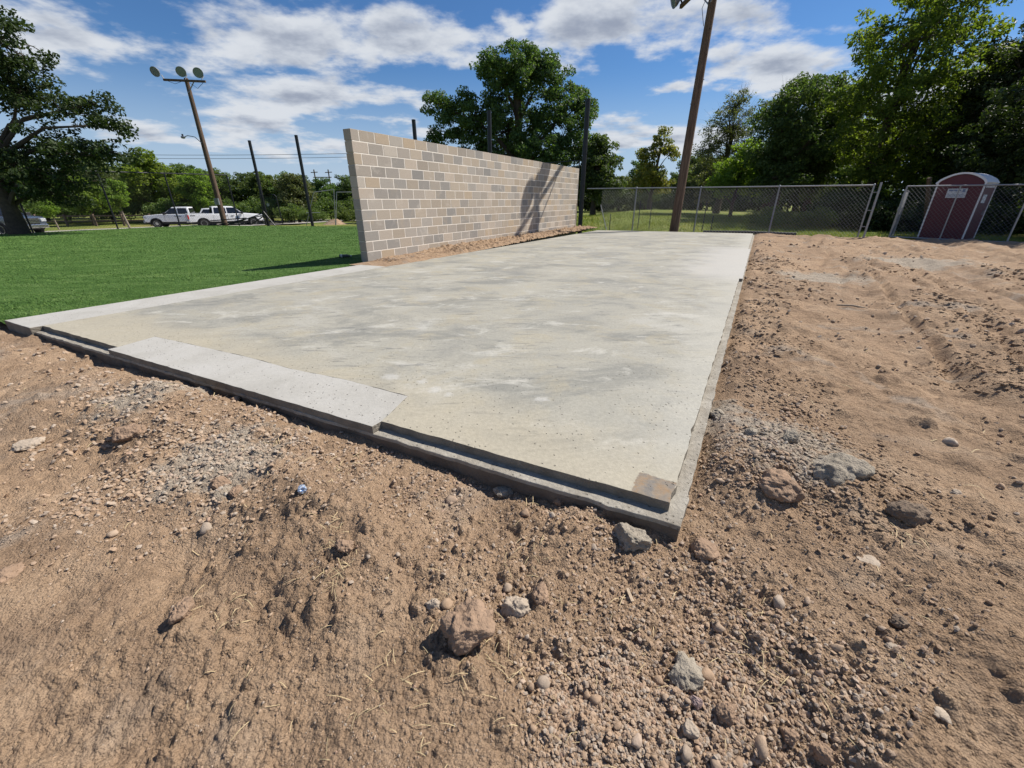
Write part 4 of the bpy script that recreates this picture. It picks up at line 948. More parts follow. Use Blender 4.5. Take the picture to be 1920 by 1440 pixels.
def build_trees():
    # spreading oak behind the wall (metres, from its foot)
    B = (1.0, 45.0, -0.25)
    lob = [(-1.0, 0, 11.5, 3.4, 3.4, 2.3), (0.8, 0, 13.0, 1.7, 1.8, 1.3), (-3.0, 0.5, 12.3, 1.6, 1.8, 1.4), (2.5, 0, 11.6, 1.7, 2, 1.6), (-5.3, 0, 8.3, 2.7, 3, 2.2), (-7.6, 0, 9.3, 1.3, 1.6, 1.4), (-8.0, 0, 6.9, 1.2, 1.4, 0.9), (3.6, 0, 8.6, 3.0, 3.2, 2.4),
           (-1.2, 1, 7.8, 3.8, 3.6, 2.6), (-4.5, 0, 4.8, 3.2, 3.2, 2.0), (1.2, -1, 5.0, 3.6, 3.2, 2.2), (4.9, 0, 5.8, 2.0, 2.6, 1.6), (-8.0, 0, 4.4, 1.0, 1.2, 0.6), (5.6, 0.5, 9.6, 1.2, 1.4, 1.3)]
    me = tree_meshes(31, lob, [(0, 0, -0.2), (0.1, 0, 2.0), (-0.2, 0.1, 4.5), (-0.4, 0, 8.0), (-0.5, 0, 11)], 0.55, 330, 80000, 0.235, 0.62, LEAF['oak'], M['bark'])
    plant('oak_tree', 'tall spreading dark green oak rising behind the block wall', 'tree', me, B)
    lob = [(0, 0, 4.6, 2.2, 2.4, 1.7), (-1.3, 0, 3.0, 2.0, 2.2, 1.5), (1.0, 0, 2.6, 1.9, 2.2, 1.5), (0.3, 0, 6.1, 1.3, 1.4, 1.0)]
    me = tree_meshes(32, lob, [(0, 0, -0.2), (0, 0, 1.2), (0.1, 0, 3), (0.1, 0, 5)], 0.28, 90, 15000, 0.26, 0.55, LEAF['oak'], M['bark'])
    plant('oak_tree', 'lower rounded oak just right of the tall oak, behind the black post', 'tree', me, (8.0, 44.0, -0.25))
    # dark oak at the left picture edge
    B = np.array([-28.6, 25.3, -0.75]); lob = []
    for (x, z, rx, rz) in ((-25.4, 8.6, 1.8, 1.6), (-26.3, 6.6, 1.9, 1.3), (-24.3, 5.7, 1.5, 0.9), (-22.7, 6.0, 1.1, 0.55), (-21.9, 4.9, 1.3, 0.65), (-25.2, 3.9, 2.0, 1.0), (-23.4, 3.4, 1.8, 0.9), (-21.6, 3.6, 0.9, 0.6), (-27.6, 3.0, 2.3, 1.3), (-25.6, 2.3, 2.0, 1.1), (-28.5, 7.2, 2.4, 2.0), (-30.2, 4.2, 2.5, 1.8), (-29.0, 10.4, 2.6, 1.7), (-31.5, 7.5, 2.2, 2.0), (-27.0, 1.6, 1.6, 0.9)):
        lob.append((x - B[0], 26.2 - B[1] + 0.6 * math.sin(x * 3), z - B[2], rx, rx * 1.1, rz))
    me = tree_meshes(33, lob, [(0, 0, -0.3), (0.1, 0, 1.5), (0.0, 0.1, 3.5), (0.3, 0.2, 6.0), (0.6, 0.3, 8.5)], 0.42, 300, 38000, 0.19, 0.44, LEAF['dark'], M['bark'])
    plant('oak_tree', 'big dark oak with a low spreading crown at the left picture edge', 'tree', me, B.tolist())

    # shared prototypes for the woods
    pro = {}
    for k in range(3): pro['round%d' % k] = (600 + k, rand_lobes(50 + k, 8.0, 3.6, 1.0, 9), 'mid')
    pro['lime'] = (610, rand_lobes(60, 8.0, 3.2, 1.6, 8), 'lime'); pro['olive'] = (611, rand_lobes(61, 8.0, 3.4, 1.4, 9), 'olive'); pro['oakish'] = (612, rand_lobes(62, 8.0, 3.8, 0.8, 9), 'oak')
    PM = {}
    for k, (sd, lb, lf) in pro.items():
        PM[k] = tree_meshes(sd, lb, [(0, 0, -0.4), (0.1, 0, 1.5), (0, 0.1, 3.5), (0.1, 0, 6.0)], 0.22, 130, 13500, 0.30, 0.55, LEAF[lf], M['bark'])
    # far wood behind the parking lot
    G1 = 'trees of the far wood behind the parking lot'
    rows = [(-66, 60, 'oakish', 1.0), (-60, 57, 'round0', .95), (-55, 61, 'oakish', 1.0), (-51, 58, 'olive', .85), (-44, 60, 'round1', 0.85), (-39.5, 59, 'round2', .72), (-36, 62, 'oakish', .75), (-32.5, 60, 'round0', .74), (-29, 58, 'round1', .72), (-26.5, 62, 'oakish', .66), (-23.5, 60, 'round2', .56), (-20.5, 58, 'oakish', .68), (-17.5, 62, 'round0', .66),
            (-72, 66, 'round2', 1.1), (-63, 68, 'oakish', 1.05), (-57, 70, 'round1', 1.0), (-50, 72, 'oakish', 0.95), (-45, 70, 'round2', .85), (-40, 72, 'olive', .78), (-34, 72, 'oakish', .76), (-28, 72, 'round0', .62), (-22, 70, 'olive', .60), (-15, 66, 'oakish', .7), (-12, 62, 'round1', .62), (-8, 66, 'round2', .7), (-72, 52, 'oakish', 1.0), (-78, 45, 'round1', 1.1), (-82, 58, 'round0', 1.2), (-84, 36, 'oakish', 1.1)]
    for i, (x, y, k, s_) in enumerate(rows):
        plant('woodland_tree', 'green broadleaf tree in the far wood behind the parking lot', 'tree', PM[k], (x, y, -1.4), i * 1.37, (s_ * 1.12, s_ * 1.12, s_), G1)
    plant('lime_tree', 'bright yellow-green tree above the wood, left of the floodlight pole', 'tree', PM['lime'], (-43.5, 55, -1.3), 0.5, 0.98)
    plant('lime_tree', 'smaller yellow-green tree behind the white vehicles', 'tree', PM['lime'], (-37.5, 54, -1.3), 2.2, 0.72)
    plant('lime_tree', 'low yellow-green tree behind the left fence posts', 'tree', PM['lime'], (-46.5, 49, -1.3), 4.0, (0.72, 0.72, 0.6))
    plant('lime_tree', 'bushy yellow-green tree right of the black screen', 'tree', PM['olive'], (-26.0, 54, -1.2), 4.9, (0.75, 0.75, 0.66))
    sp = tree_meshes(640, [(0, 0, 2.6, 0.9, 0.9, 0.8), (0.3, 0, 3.5, 0.6, 0.6, 0.6), (-0.4, 0.1, 1.9, 0.6, 0.6, 0.4)], [(0.25, 0, -0.2), (0.1, 0, 1.0), (0, 0, 2.0), (0, 0, 3.2)], 0.09, 40, 4200, 0.20, 0.32, LEAF['lime'], M['pale_bark'])
    plant('young_tree', 'staked young tree with a pale trunk by the gravel road', 'tree', sp, (-36.9, 42.0, -1.2), 0.2, 1.0)
    plant('young_tree', 'small thin young tree near the parked dark truck', 'tree', sp, (-41.5, 40.0, -1.15), 1.9, 0.62)

    # woods beyond the fence on the right
    G2 = 'trees of the wood beyond the chain-link fence'
    for i, (x, y, k, s_) in enumerate([(10, 74, 'oakish', .82), (15.5, 78, 'round1', .78), (22, 76, 'oakish', .84), (28, 74, 'round0', .8), (33, 70, 'oakish', .95), (27, 64, 'olive', .85), (32, 58, 'oakish', 1.0), (38, 60, 'round2', 1.15), (34, 50, 'round1', 1.1), (40, 50, 'oakish', 1.25), (45, 46, 'oakish', 1.3), (40, 40, 'round0', 1.2), (46, 38, 'oakish', 1.35), (50, 32, 'oakish', 1.3), (52, 40, 'round1', 1.4), (58, 36, 'oakish', 1.5), (44, 30, 'round2', 1.2), (4, 78, 'round2', .75), (7, 70, 'round0', .62), (12.5, 70, 'oakish', .58), (17, 71, 'olive', .62), (21, 69, 'round2', .62), (25, 68, 'oakish', .66), (19, 64, 'round1', .5), (14, 82, 'oakish', .9), (24, 84, 'oakish', 1.0), (32, 80, 'round2', 1.1)]):
        plant('woodland_tree', 'dark green tree in the wood beyond the chain-link fence', 'tree', PM[k], (x, y, -0.35), i * 2.1, s_, G2)
    yl = tree_meshes(650, [(-1.2, 0, 6.6, 1.6, 1.6, 1.0), (0.6, 0, 8.0, 1.5, 1.5, 1.1), (1.9, 0, 7.0, 1.2, 1.2, 0.9), (-0.3, 0, 4.6, 2.1, 2.1, 1.3), (1.4, 0, 3.4, 1.6, 1.6, 1.2), (-1.6, 0, 3.4, 1.3, 1.3, 1.0), (0.9, 0, 9.3, .8, .8, .6)], [(0, 0, -0.3), (0, 0, 2), (0.3, 0, 4.5), (0.5, 0, 7.5)], 0.28, 110, 7800, 0.30, 0.46, LEAF['yellow'], M['bark'])
    plant('yellowing_tree', 'airy tree with yellowing leaves standing alone on the meadow', 'tree', yl, (18.4, 60, -0.3))
    br = tree_meshes(660, [(0, 0, 7.2, 2.4, 2.2, 2.0), (-1.6, 0, 5.6, 1.6, 1.6, 1.5), (1.4, 0, 5.2, 1.7, 1.6, 1.5), (0.2, 0, 9.0, 1.3, 1.3, 1.2), (-1.0, 0, 3.4, 1.5, 1.4, 1.0)], [(0, 0, -0.3), (0.2, 0, 2), (0.1, 0, 4.5), (0.3, 0, 7.5)], 0.30, 150, 7500, 0.17, 0.42, LEAF['olive'], M['bark'], bare=1.0)
    plant('sparse_tree', 'grey-green half bare tree right of the wooden pole', 'tree', br, (19.2, 42, -0.3))
    plant('sparse_tree', 'half bare tree farther right, leaning into the dark trees', 'tree', br, (23.4, 41, -0.3), 2.4, 1.02)
    lm = tree_meshes(670, [(0, 0, 3.6, 1.7, 1.5, 1.1), (-1.0, 0, 2.6, 1.3, 1.3, 0.9), (1.2, 0, 2.7, 1.5, 1.4, 1.0), (0.3, 0, 4.8, 0.9, 0.9, 0.6)], [(0, 0, -0.3), (0, 0, 1), (0.1, 0, 2.5), (0.1, 0, 3.8)], 0.14, 80, 9000, 0.20, 0.42, LEAF['lime'], M['bark'])
    plant('lime_tree', 'sunlit lime-green bushy tree behind the fence right of the pole', 'tree', lm, (18.2, 37, -0.3), 0, 1.05)

    # tall leafy trees towering over the fence at the right
    def tall(seed, h, rr, k, n_leaf, leaf, lm_, droop=0.0, base=1.2):
        return tree_meshes(seed, rand_lobes(seed, h, rr, base, k), [(0, 0, -0.3), (0.15, 0, 2.5), (0.0, 0.15, 5.5), (0.2, 0.1, h * 0.8)], 0.30, 230, n_leaf, leaf, 0.48, LEAF[lm_], M['bark'], 0, droop)
    T1 = tall(71, 12.5, 4.2, 14, 36000, 0.18, 'sunny'); T2 = tall(72, 11.5, 4.6, 13, 42000, 0.19, 'dark', 0.35, 0.8); T3 = tall(73, 9.5, 3.6, 11, 26000, 0.19, 'oak')
    plant('tall_tree', 'tall sunlit green tree above the gap between fence and gate', 'tree', T1, (22.8, 29.0, -0.3), 0.4, 1.08)
    plant('tall_tree', 'tall green tree behind the portable toilet', 'tree', T2, (27.2, 25.6, -0.3), 3.0, 0.98)
    plant('tall_tree', 'dark drooping tree at the right picture edge', 'tree', T2, (22.9, 18.7, -0.3), 0.0, 0.90)
    plant('tall_tree', 'dark tree beyond the toilet, second from the right edge', 'tree', T2, (29.5, 26.0, -0.3), 2.0, 1.0)
    plant('tall_tree', 'leafy dark tree behind the chain-link fence end post', 'tree', T3, (19.6, 33.5, -0.3), 1.0, 1.0)
    plant('tall_tree', 'dense dark tree between the half bare trees and the tall tree', 'tree', T3, (23.5, 35.5, -0.3), 3.4, 1.05)
    plant('tall_tree', 'shaded tree deep behind the portable toilet enclosure', 'tree', T3, (31.5, 31.5, -0.3), 5.0, 1.15)
    # undergrowth
    bu = [tree_meshes(680 + k, [(0, 0, 0.8, 1.3, 1.2, 0.7), (0.9, 0, 0.6, 0.9, 0.9, 0.5), (-0.8, 0.3, 0.7, 1.0, 0.9, 0.6)], [(0, 0, -0.2), (0, 0, 0.3), (0, 0, 0.7)], 0.05, 60, 5500, 0.13, 0.30, LEAF['dark' if k else 'mid'], M['bark']) for k in range(2)]
    for i, (x, y, k, s_) in enumerate([(17.0, 24.5, 0, .8), (18.6, 23.5, 1, 1.0), (20.2, 22.8, 1, 1.1), (21.4, 20.6, 1, 1.15), (19.3, 26.5, 1, 1.3), (22.6, 24.4, 1, 1.4), (22.2, 16.6, 1, 1.0), (24.4, 22.0, 1, 1.4), (16.0, 27.5, 0, .8), (21.5, 28.0, 1, 1.5), (25.5, 25.0, 1, 1.6), (26.5, 20.5, 1, 1.4), (15.0, 25.6, 0, 0.6), (24.5, 17.4, 1, 1.2), (28.5, 23.5, 1, 1.7), (27, 29, 1, 1.7), (24, 31, 1, 1.6)]):
        plant('undergrowth_bush', 'shady green bush in the undergrowth below the trees at right', 'bush', bu[k], (x, y, -0.35), i * 1.9, s_, 'bushes in the undergrowth at right')
    for i, (x, y, s_) in enumerate([(1, 66, 2.2), (5, 65, 2.0), (9, 66, 2.3), (12.5, 67, 2.0), (16, 67, 2.2), (20.5, 66, 2.1), (24, 66, 2.4), (28, 64, 2.6), (31, 60, 2.6), (34, 55, 2.6), (-3, 64, 2.0)]):
        plant('thicket_bush', 'dark thicket bush along the far edge of the meadow', 'bush', bu[1], (x, y, -0.5), i * 1.7, s_, 'thicket along the far meadow edge')
    for i, (x, y, s_) in enumerate([(-12.5, 44, .9), (-14.8, 46, 1.1), (-17.5, 46.5, 1.0), (-21.0, 47, .9), (-10.0, 47, 1.2), (-7.0, 46, 1.0), (-24.2, 49, 1.2), (-27.5, 53, 1.5), (-31, 54.5, 1.6), (-35, 55, 1.5), (-41, 53.5, 1.6), (-48, 53, 1.8), (-53, 53, 1.9), (-58, 52, 1.9), (-45, 57, 1.8), (-63, 52, 2.0), (-19, 54, 1.6), (-15, 54, 1.7), (-22.5, 55, 1.7)]):
        plant('hedge_bush', 'light green bush beyond the turf, left of the wall', 'bush', bu[0], (x, y, -0.95), i * 2.3, s_, 'bushes beyond the turf')
build_trees()

# ------------------------------------------------------------------ fences, posts, poles
M['galv'] = simple('galvanised_steel', (0.30, 0.31, 0.32), 0.5, 0.6, 0.15, 10)
M['wire'] = simple('galvanised_wire', (0.19, 0.195, 0.20), 0.6, 0.3, 0.1, 10)
M['black_steel'] = simple('black_painted_steel', (0.012, 0.013, 0.016), 0.45, 0.0, 0.2, 6)
M['black_wire'] = simple('black_coated_wire', (0.012, 0.012, 0.013), 0.6, 0.0, 0.1, 6)
def mat_pole():
    m, nt, b = mat_new('creosoted_pole'); tc = nn(nt, 'ShaderNodeTexCoord').outputs['Object']
    mp = nn(nt, 'ShaderNodeMapping'); nt.links.new(tc, mp.inputs[0]); mp.inputs['Scale'].default_value = (14, 14, 0.9)
    f = noise_of(nt, mp.outputs[0], 2.2, 7, 0.7, 0.4)
    nt.links.new(ramp_of(nt, f, [(0.3, (0.055, 0.038, 0.030)), (0.5, (0.125, 0.085, 0.062)), (0.72, (0.215, 0.155, 0.115))]), b.inputs['Base Color'])
    b.inputs['Roughness'].default_value = 0.9; b.inputs['Specular IOR Level'].default_value = 0.15
    bump_of(nt, b, f, 0.02); return m
M['pole'] = mat_pole()

def link_mesh(L_, z0, z1, cell, r_, skew=None):
    """diamond wire fabric in the x,z plane from x = 0 to L_, as crossing wires clipped to the panel"""
    V, F = [], []
    H_ = z1 - z0
    def wire(p, q, dy):
        o = len(V); d = np.array([q[0] - p[0], q[1] - p[1]]); d /= np.linalg.norm(d) + 1e-9; nx, nz = -d[1] * r_, d[0] * r_
        for (x, z) in (p, q):
            V.extend([(x + nx, dy, z + nz), (x - nx, dy, z - nz), (x, dy + 1.6 * r_, z)])
        F.extend([(o, o + 1, o + 4, o + 3), (o + 1, o + 2, o + 5, o + 4), (o + 2, o, o + 3, o + 5)])
    for k in range(int((L_ + H_) / cell) + 1):
        c = k * cell
        a0, a1 = max(0.0, c - L_), min(H_, c)                 # z offsets where the wire lies in the panel
        if a1 > a0:
            wire((c - a0, z0 + a0), (c - a1, z0 + a1), 0.0)
            wire((L_ - (c - a0), z0 + a0), (L_ - (c - a1), z0 + a1), 0.004)
    return np.array(V), np.array(F)

def fence_run(name, label, pts, h, post_r, rail_r, mat, wmat, cell, wr, base_drop=0.05, caps=True, mesh_range=None, bottom=0.04, skip_post=()):
    """posts at pts (x, y, z of the ground), a top rail and wire fabric between them"""
    o = thing(name, label, 'fence', pts[0])
    P0 = Vector(pts[0])
    for i, p in enumerate(pts):
        if i in skip_post: continue
        q = Vector(p) - P0
        po = MB().tube([q + Vector((0, 0, -0.4)), q + Vector((0, 0, h))], post_r, 10).build('post', mat, o, smooth=True)
        if caps: MB().lathe([(post_r * 1.15, h - 0.02), (post_r * 1.15, h + 0.01), (post_r * 0.7, h + 0.035), (0.004, h + 0.045)], 10, 'z', tuple(q)).build('post_cap', mat, po, smooth=True)
    for i in range(len(pts) - 1):
        p, q = Vector(pts[i]) - P0, Vector(pts[i + 1]) - P0
        MB().tube([p + Vector((0, 0, h - 0.01)), q + Vector((0, 0, h - 0.01))], rail_r, 8).build('top_rail', mat, o, smooth=True)
        d = q - p; L_ = Vector((d.x, d.y, 0)).length
        x0 = 0.0
        if mesh_range and i == 0: x0 = mesh_range
        V, F = link_mesh(L_ - x0, bottom, h - 0.02, cell, wr)
        V[:, 0] += x0
        ux, uy = d.x / L_, d.y / L_
        W = np.stack([p.x + V[:, 0] * ux - (V[:, 1] + post_r) * -uy, p.y + V[:, 0] * uy + (V[:, 1] + post_r) * -ux, p.z + V[:, 2] + d.z * V[:, 0] / L_], -1)
        tag(add_obj('wire_fabric', np_mesh('wire_fabric', W, F, wmat), o), None, None, None, 'stuff')
    return o, P0

def build_fences():
    g = lambda a, n, z=-0.16: (*site(a, n), z)
    # chain-link fence behind the slab
    f, P0 = fence_run('chain_link_fence', 'galvanised chain-link fence with a top rail behind the far slab end', [g(18.95, 7.25), g(19.0, 4.95), g(19.15, 2.3), g(19.1, -0.55), g(19.0, -3.45)], 1.84, 0.030, 0.024, M['galv'], M['wire'], 0.12, 0.0027, mesh_range=0.75, skip_post=(0,))
    a = Vector(g(19.0, 6.55)) - P0; b_ = Vector(g(19.0, 6.15)) - P0
    MB().tube([a + Vector((0, 0, 1.15)), b_ + Vector((0, 0, 0.0))], 0.022, 6).build('tension_bar', M['galv'], f)
    e = Vector(g(18.95, -3.62)) - P0
    MB().tube([e + Vector((0, 0, -0.3)), e + Vector((0, 0, 1.92))], 0.036, 10).build('end_post', M['galv'], f, smooth=True)
    for z in (0.45, 1.0, 1.6): MB().tube([e + Vector((0, 0, z)), Vector(g(19.0, -3.45)) - P0 + Vector((0, 0, z))], 0.014, 6).build('clamp', M['galv'], f)
    # gate panel standing open before the toilet
    A, B = Vector((14.55, 16.75, -0.15)), Vector((16.65, 14.55, -0.16)); d = (B - A).normalized()
    gt = thing('chain_link_gate', 'wide galvanised chain-link gate standing in front of the maroon toilet', 'gate', A)
    Lg = (B - A).length; h = 1.80
    for s_ in (0.0, 0.46, 1.0): MB().tube([d * Lg * s_ + Vector((0, 0, 0.03)), d * Lg * s_ + Vector((0, 0, h))], 0.026 if s_ != 0.46 else 0.021, 9).build('upright', M['galv'], gt, smooth=True)
    for z in (0.05, h): MB().tube([Vector((0, 0, z)), d * Lg + Vector((0, 0, z))], 0.024, 9).build('rail', M['galv'], gt, smooth=True)
    V, F = link_mesh(Lg, 0.06, h - 0.01, 0.12, 0.0026)
    tag(add_obj('wire_fabric', np_mesh('wire_fabric', np.stack([V[:, 0] * d.x + V[:, 1] * d.y, V[:, 0] * d.y - V[:, 1] * d.x, V[:, 2]], -1), F, M['wire']), gt), None, None, None, 'stuff')
    MB().box(-0.05, 0.05, -0.03, 0.03, 0.98, 1.10).build('latch', M['galv'], gt)
    # second leaf behind it
    A2, B2 = Vector((14.65, 16.9, -0.16)), Vector((16.2, 18.5, -0.2)); d2 = (B2 - A2).normalized(); L2 = (B2 - A2).length
    g2 = thing('chain_link_gate', 'narrow chain-link panel folded back behind the wide gate', 'gate', A2)
    for s_ in (0.05, 1.0): MB().tube([d2 * L2 * s_, d2 * L2 * s_ + Vector((0, 0, 1.72))], 0.024, 9).build('upright', M['galv'], g2, smooth=True)
    for z in (0.05, 0.85, 1.70): MB().tube([d2 * L2 * 0.05 + Vector((0, 0, z)), d2 * L2 + Vector((0, 0, z))], 0.016, 8).build('rail', M['galv'], g2, smooth=True)
    V, F = link_mesh(L2 * 0.95, 0.06, 1.69, 0.12, 0.0026); V[:, 0] += L2 * 0.05
    tag(add_obj('wire_fabric', np_mesh('wire_fabric', np.stack([V[:, 0] * d2.x + V[:, 1] * d2.y, V[:, 0] * d2.y - V[:, 1] * d2.x, V[:, 2]], -1), F, M['wire']), g2), None, None, None, 'stuff')
    # tall black net posts along the far turf edge
    POSTS = [(3.28, 21.16, -0.12, 5.14, 'black steel post rising at the far end of the block wall'), (-1.12, 23.75, -0.25, 5.14, 'black steel post behind the middle of the block wall, against the tall oak'), (-5.35, 26.2, -0.32, 5.14, 'black steel post whose top shows above the near half of the wall'),
             (-14.55, 32.05, -0.50, 5.14, 'black steel post at the turf edge, nearest left of the wall'), (-19.3, 34.8, -0.62, 5.14, 'black steel post at the turf edge beside the black screen')]
    for (x, y, z, t, lab) in POSTS:
        o = thing('net_post', lab, 'post', (x, y, z), 0, 'tall black net posts')
        MB().tube([(0, 0, -0.5), (0, 0, t - z)], 0.105, 14).build('shaft', M['black_steel'], o, smooth=True)
        MB().lathe([(0.108, t - z - 0.01), (0.108, t - z + 0.03), (0.01, t - z + 0.05)], 14).build('cap', M['black_steel'], o, smooth=True)
        for zz in (1.9, 3.2): MB().lathe([(0.118, zz), (0.118, zz + 0.06)], 14).build('collar', M['black_steel'], o)
    # low black fence between those posts, behind the wall
    fence_run('black_fence', 'low black wire fence running between the tall posts behind the wall', [(3.1, 21.4, -0.15), (-1.12, 23.95, -0.25), (-5.35, 26.4, -0.32), (-9.9, 29.3, -0.4)], 3.0, 0.03, 0.02, M['black_steel'], M['black_wire'], 0.14, 0.0028, caps=False)
    # tall black fence along the left side of the turf
    fl = [(-22.6, 36.4, -0.62), (-25.1, 33.2, -0.66), (-27.0, 30.0, -0.72), (-29.2, 26.6, -0.74), (-31.2, 23.2, -0.76), (-33.2, 19.6, -0.78), (-35.2, 16.0, -0.8)]
    fence_run('black_fence', 'tall black wire fence with a top rail along the left turf edge', fl, 3.62, 0.048, 0.036, M['black_steel'], M['black_wire'], 0.15, 0.0026, caps=False)
    # thin dark wires and steel posts on the meadow beyond the chain-link fence
    for i, (a_, n_, h, lab) in enumerate([(20.6, 6.5, 0.75, 'short dark steel stake just right of the wall end'), (22.0, 5.4, 1.35, 'thin dark stake left of the first chain-link post'), (22.4, 4.9, 1.3, 'thin rusty stake beside the first chain-link post'), (21.2, 3.6, 0.6, 'short dark stake left of the wooden pole'), (22.6, 2.3, 1.35, 'tall dark stake right of the wooden pole'), (21.4, 1.8, 0.7, 'short dark stake by the second chain-link post')]):
        x, y = site(a_, n_); o = MB().bar((0, 0, -0.3), (0, 0, h), 0.035, 0.03).build('fence_stake', M['black_steel'], None, (x, y, -0.2)); tag(o, lab, 'stake')
    # dark drain pipe on the grass
    p0, p1 = site(20.0, 2.0), site(20.5, -1.6)
    o = MB().tube([(p0[0], p0[1], -0.14), ((p0[0] + p1[0]) / 2, (p0[1] + p1[1]) / 2 + 0.1, -0.12), (p1[0], p1[1], -0.14)], 0.075, 14).build('drain_pipe', M['black_steel'], None, smooth=True); tag(o, 'long dark drain pipe lying behind the chain-link fence', 'pipe')
build_fences()

M['lamp_body'] = simple('floodlight_housing', (0.30, 0.31, 0.33), 0.4, 0.6, 0.15, 8)
M['reflector'] = simple('floodlight_reflector', (0.45, 0.47, 0.47), 0.18, 0.9, 0.1, 8)
def mat_glass(name, col=(0.35, 0.42, 0.42), rough=0.08, alpha=0.4):
    m = bpy.data.materials.new(name); m.use_nodes = True; nt = m.node_tree; b = nt.nodes['Principled BSDF']; b.inputs['Base Color'].default_value = (*col, 1)
    b.inputs['Roughness'].default_value = rough; b.inputs['Alpha'].default_value = alpha; b.inputs['Specular IOR Level'].default_value = 0.8; return m
M['lens'] = mat_glass('lens_glass', (0.24, 0.26, 0.26), 0.12, 0.85)
def floodlight(parent, p, d, R_=0.30):
    """round floodlight at p, its lens facing direction d: a sub-tree of the pole"""
    q = Vector(d).normalized().to_track_quat('Z', 'Y')
    def turn(mb): mb.v = [tuple(q @ Vector(v) + Vector(p)) for v in mb.v]; return mb
    h = turn(MB().lathe([(0.02, -R_ * 1.25), (R_ * 0.34, -R_ * 1.22), (R_ * 0.40, -R_ * 0.72), (R_ * 0.58, -R_ * 0.62), (R_ * 0.93, -R_ * 0.22), (R_ * 1.0, 0.0), (R_ * 1.05, 0.02), (R_ * 1.05, 0.05), (R_ * 0.97, 0.05), (R_ * 0.90, -0.02), (R_ * 0.5, -R_ * 0.42), (0.02, -R_ * 0.5)], 24)).build('floodlight', M['lamp_body'], parent, smooth=True)
    turn(MB().lathe([(0.01, 0.035), (R_ * 0.96, 0.03), (R_ * 0.96, 0.024), (0.01, 0.028)], 24)).build('lens', M['lens'], h)
    turn(MB().lathe([(0.02, -R_ * 0.46), (R_ * 0.13, -R_ * 0.4), (R_ * 0.15, -R_ * 0.1), (0.01, -R_ * 0.02)], 12)).build('bulb', M['reflector'], h, smooth=True)
    return h

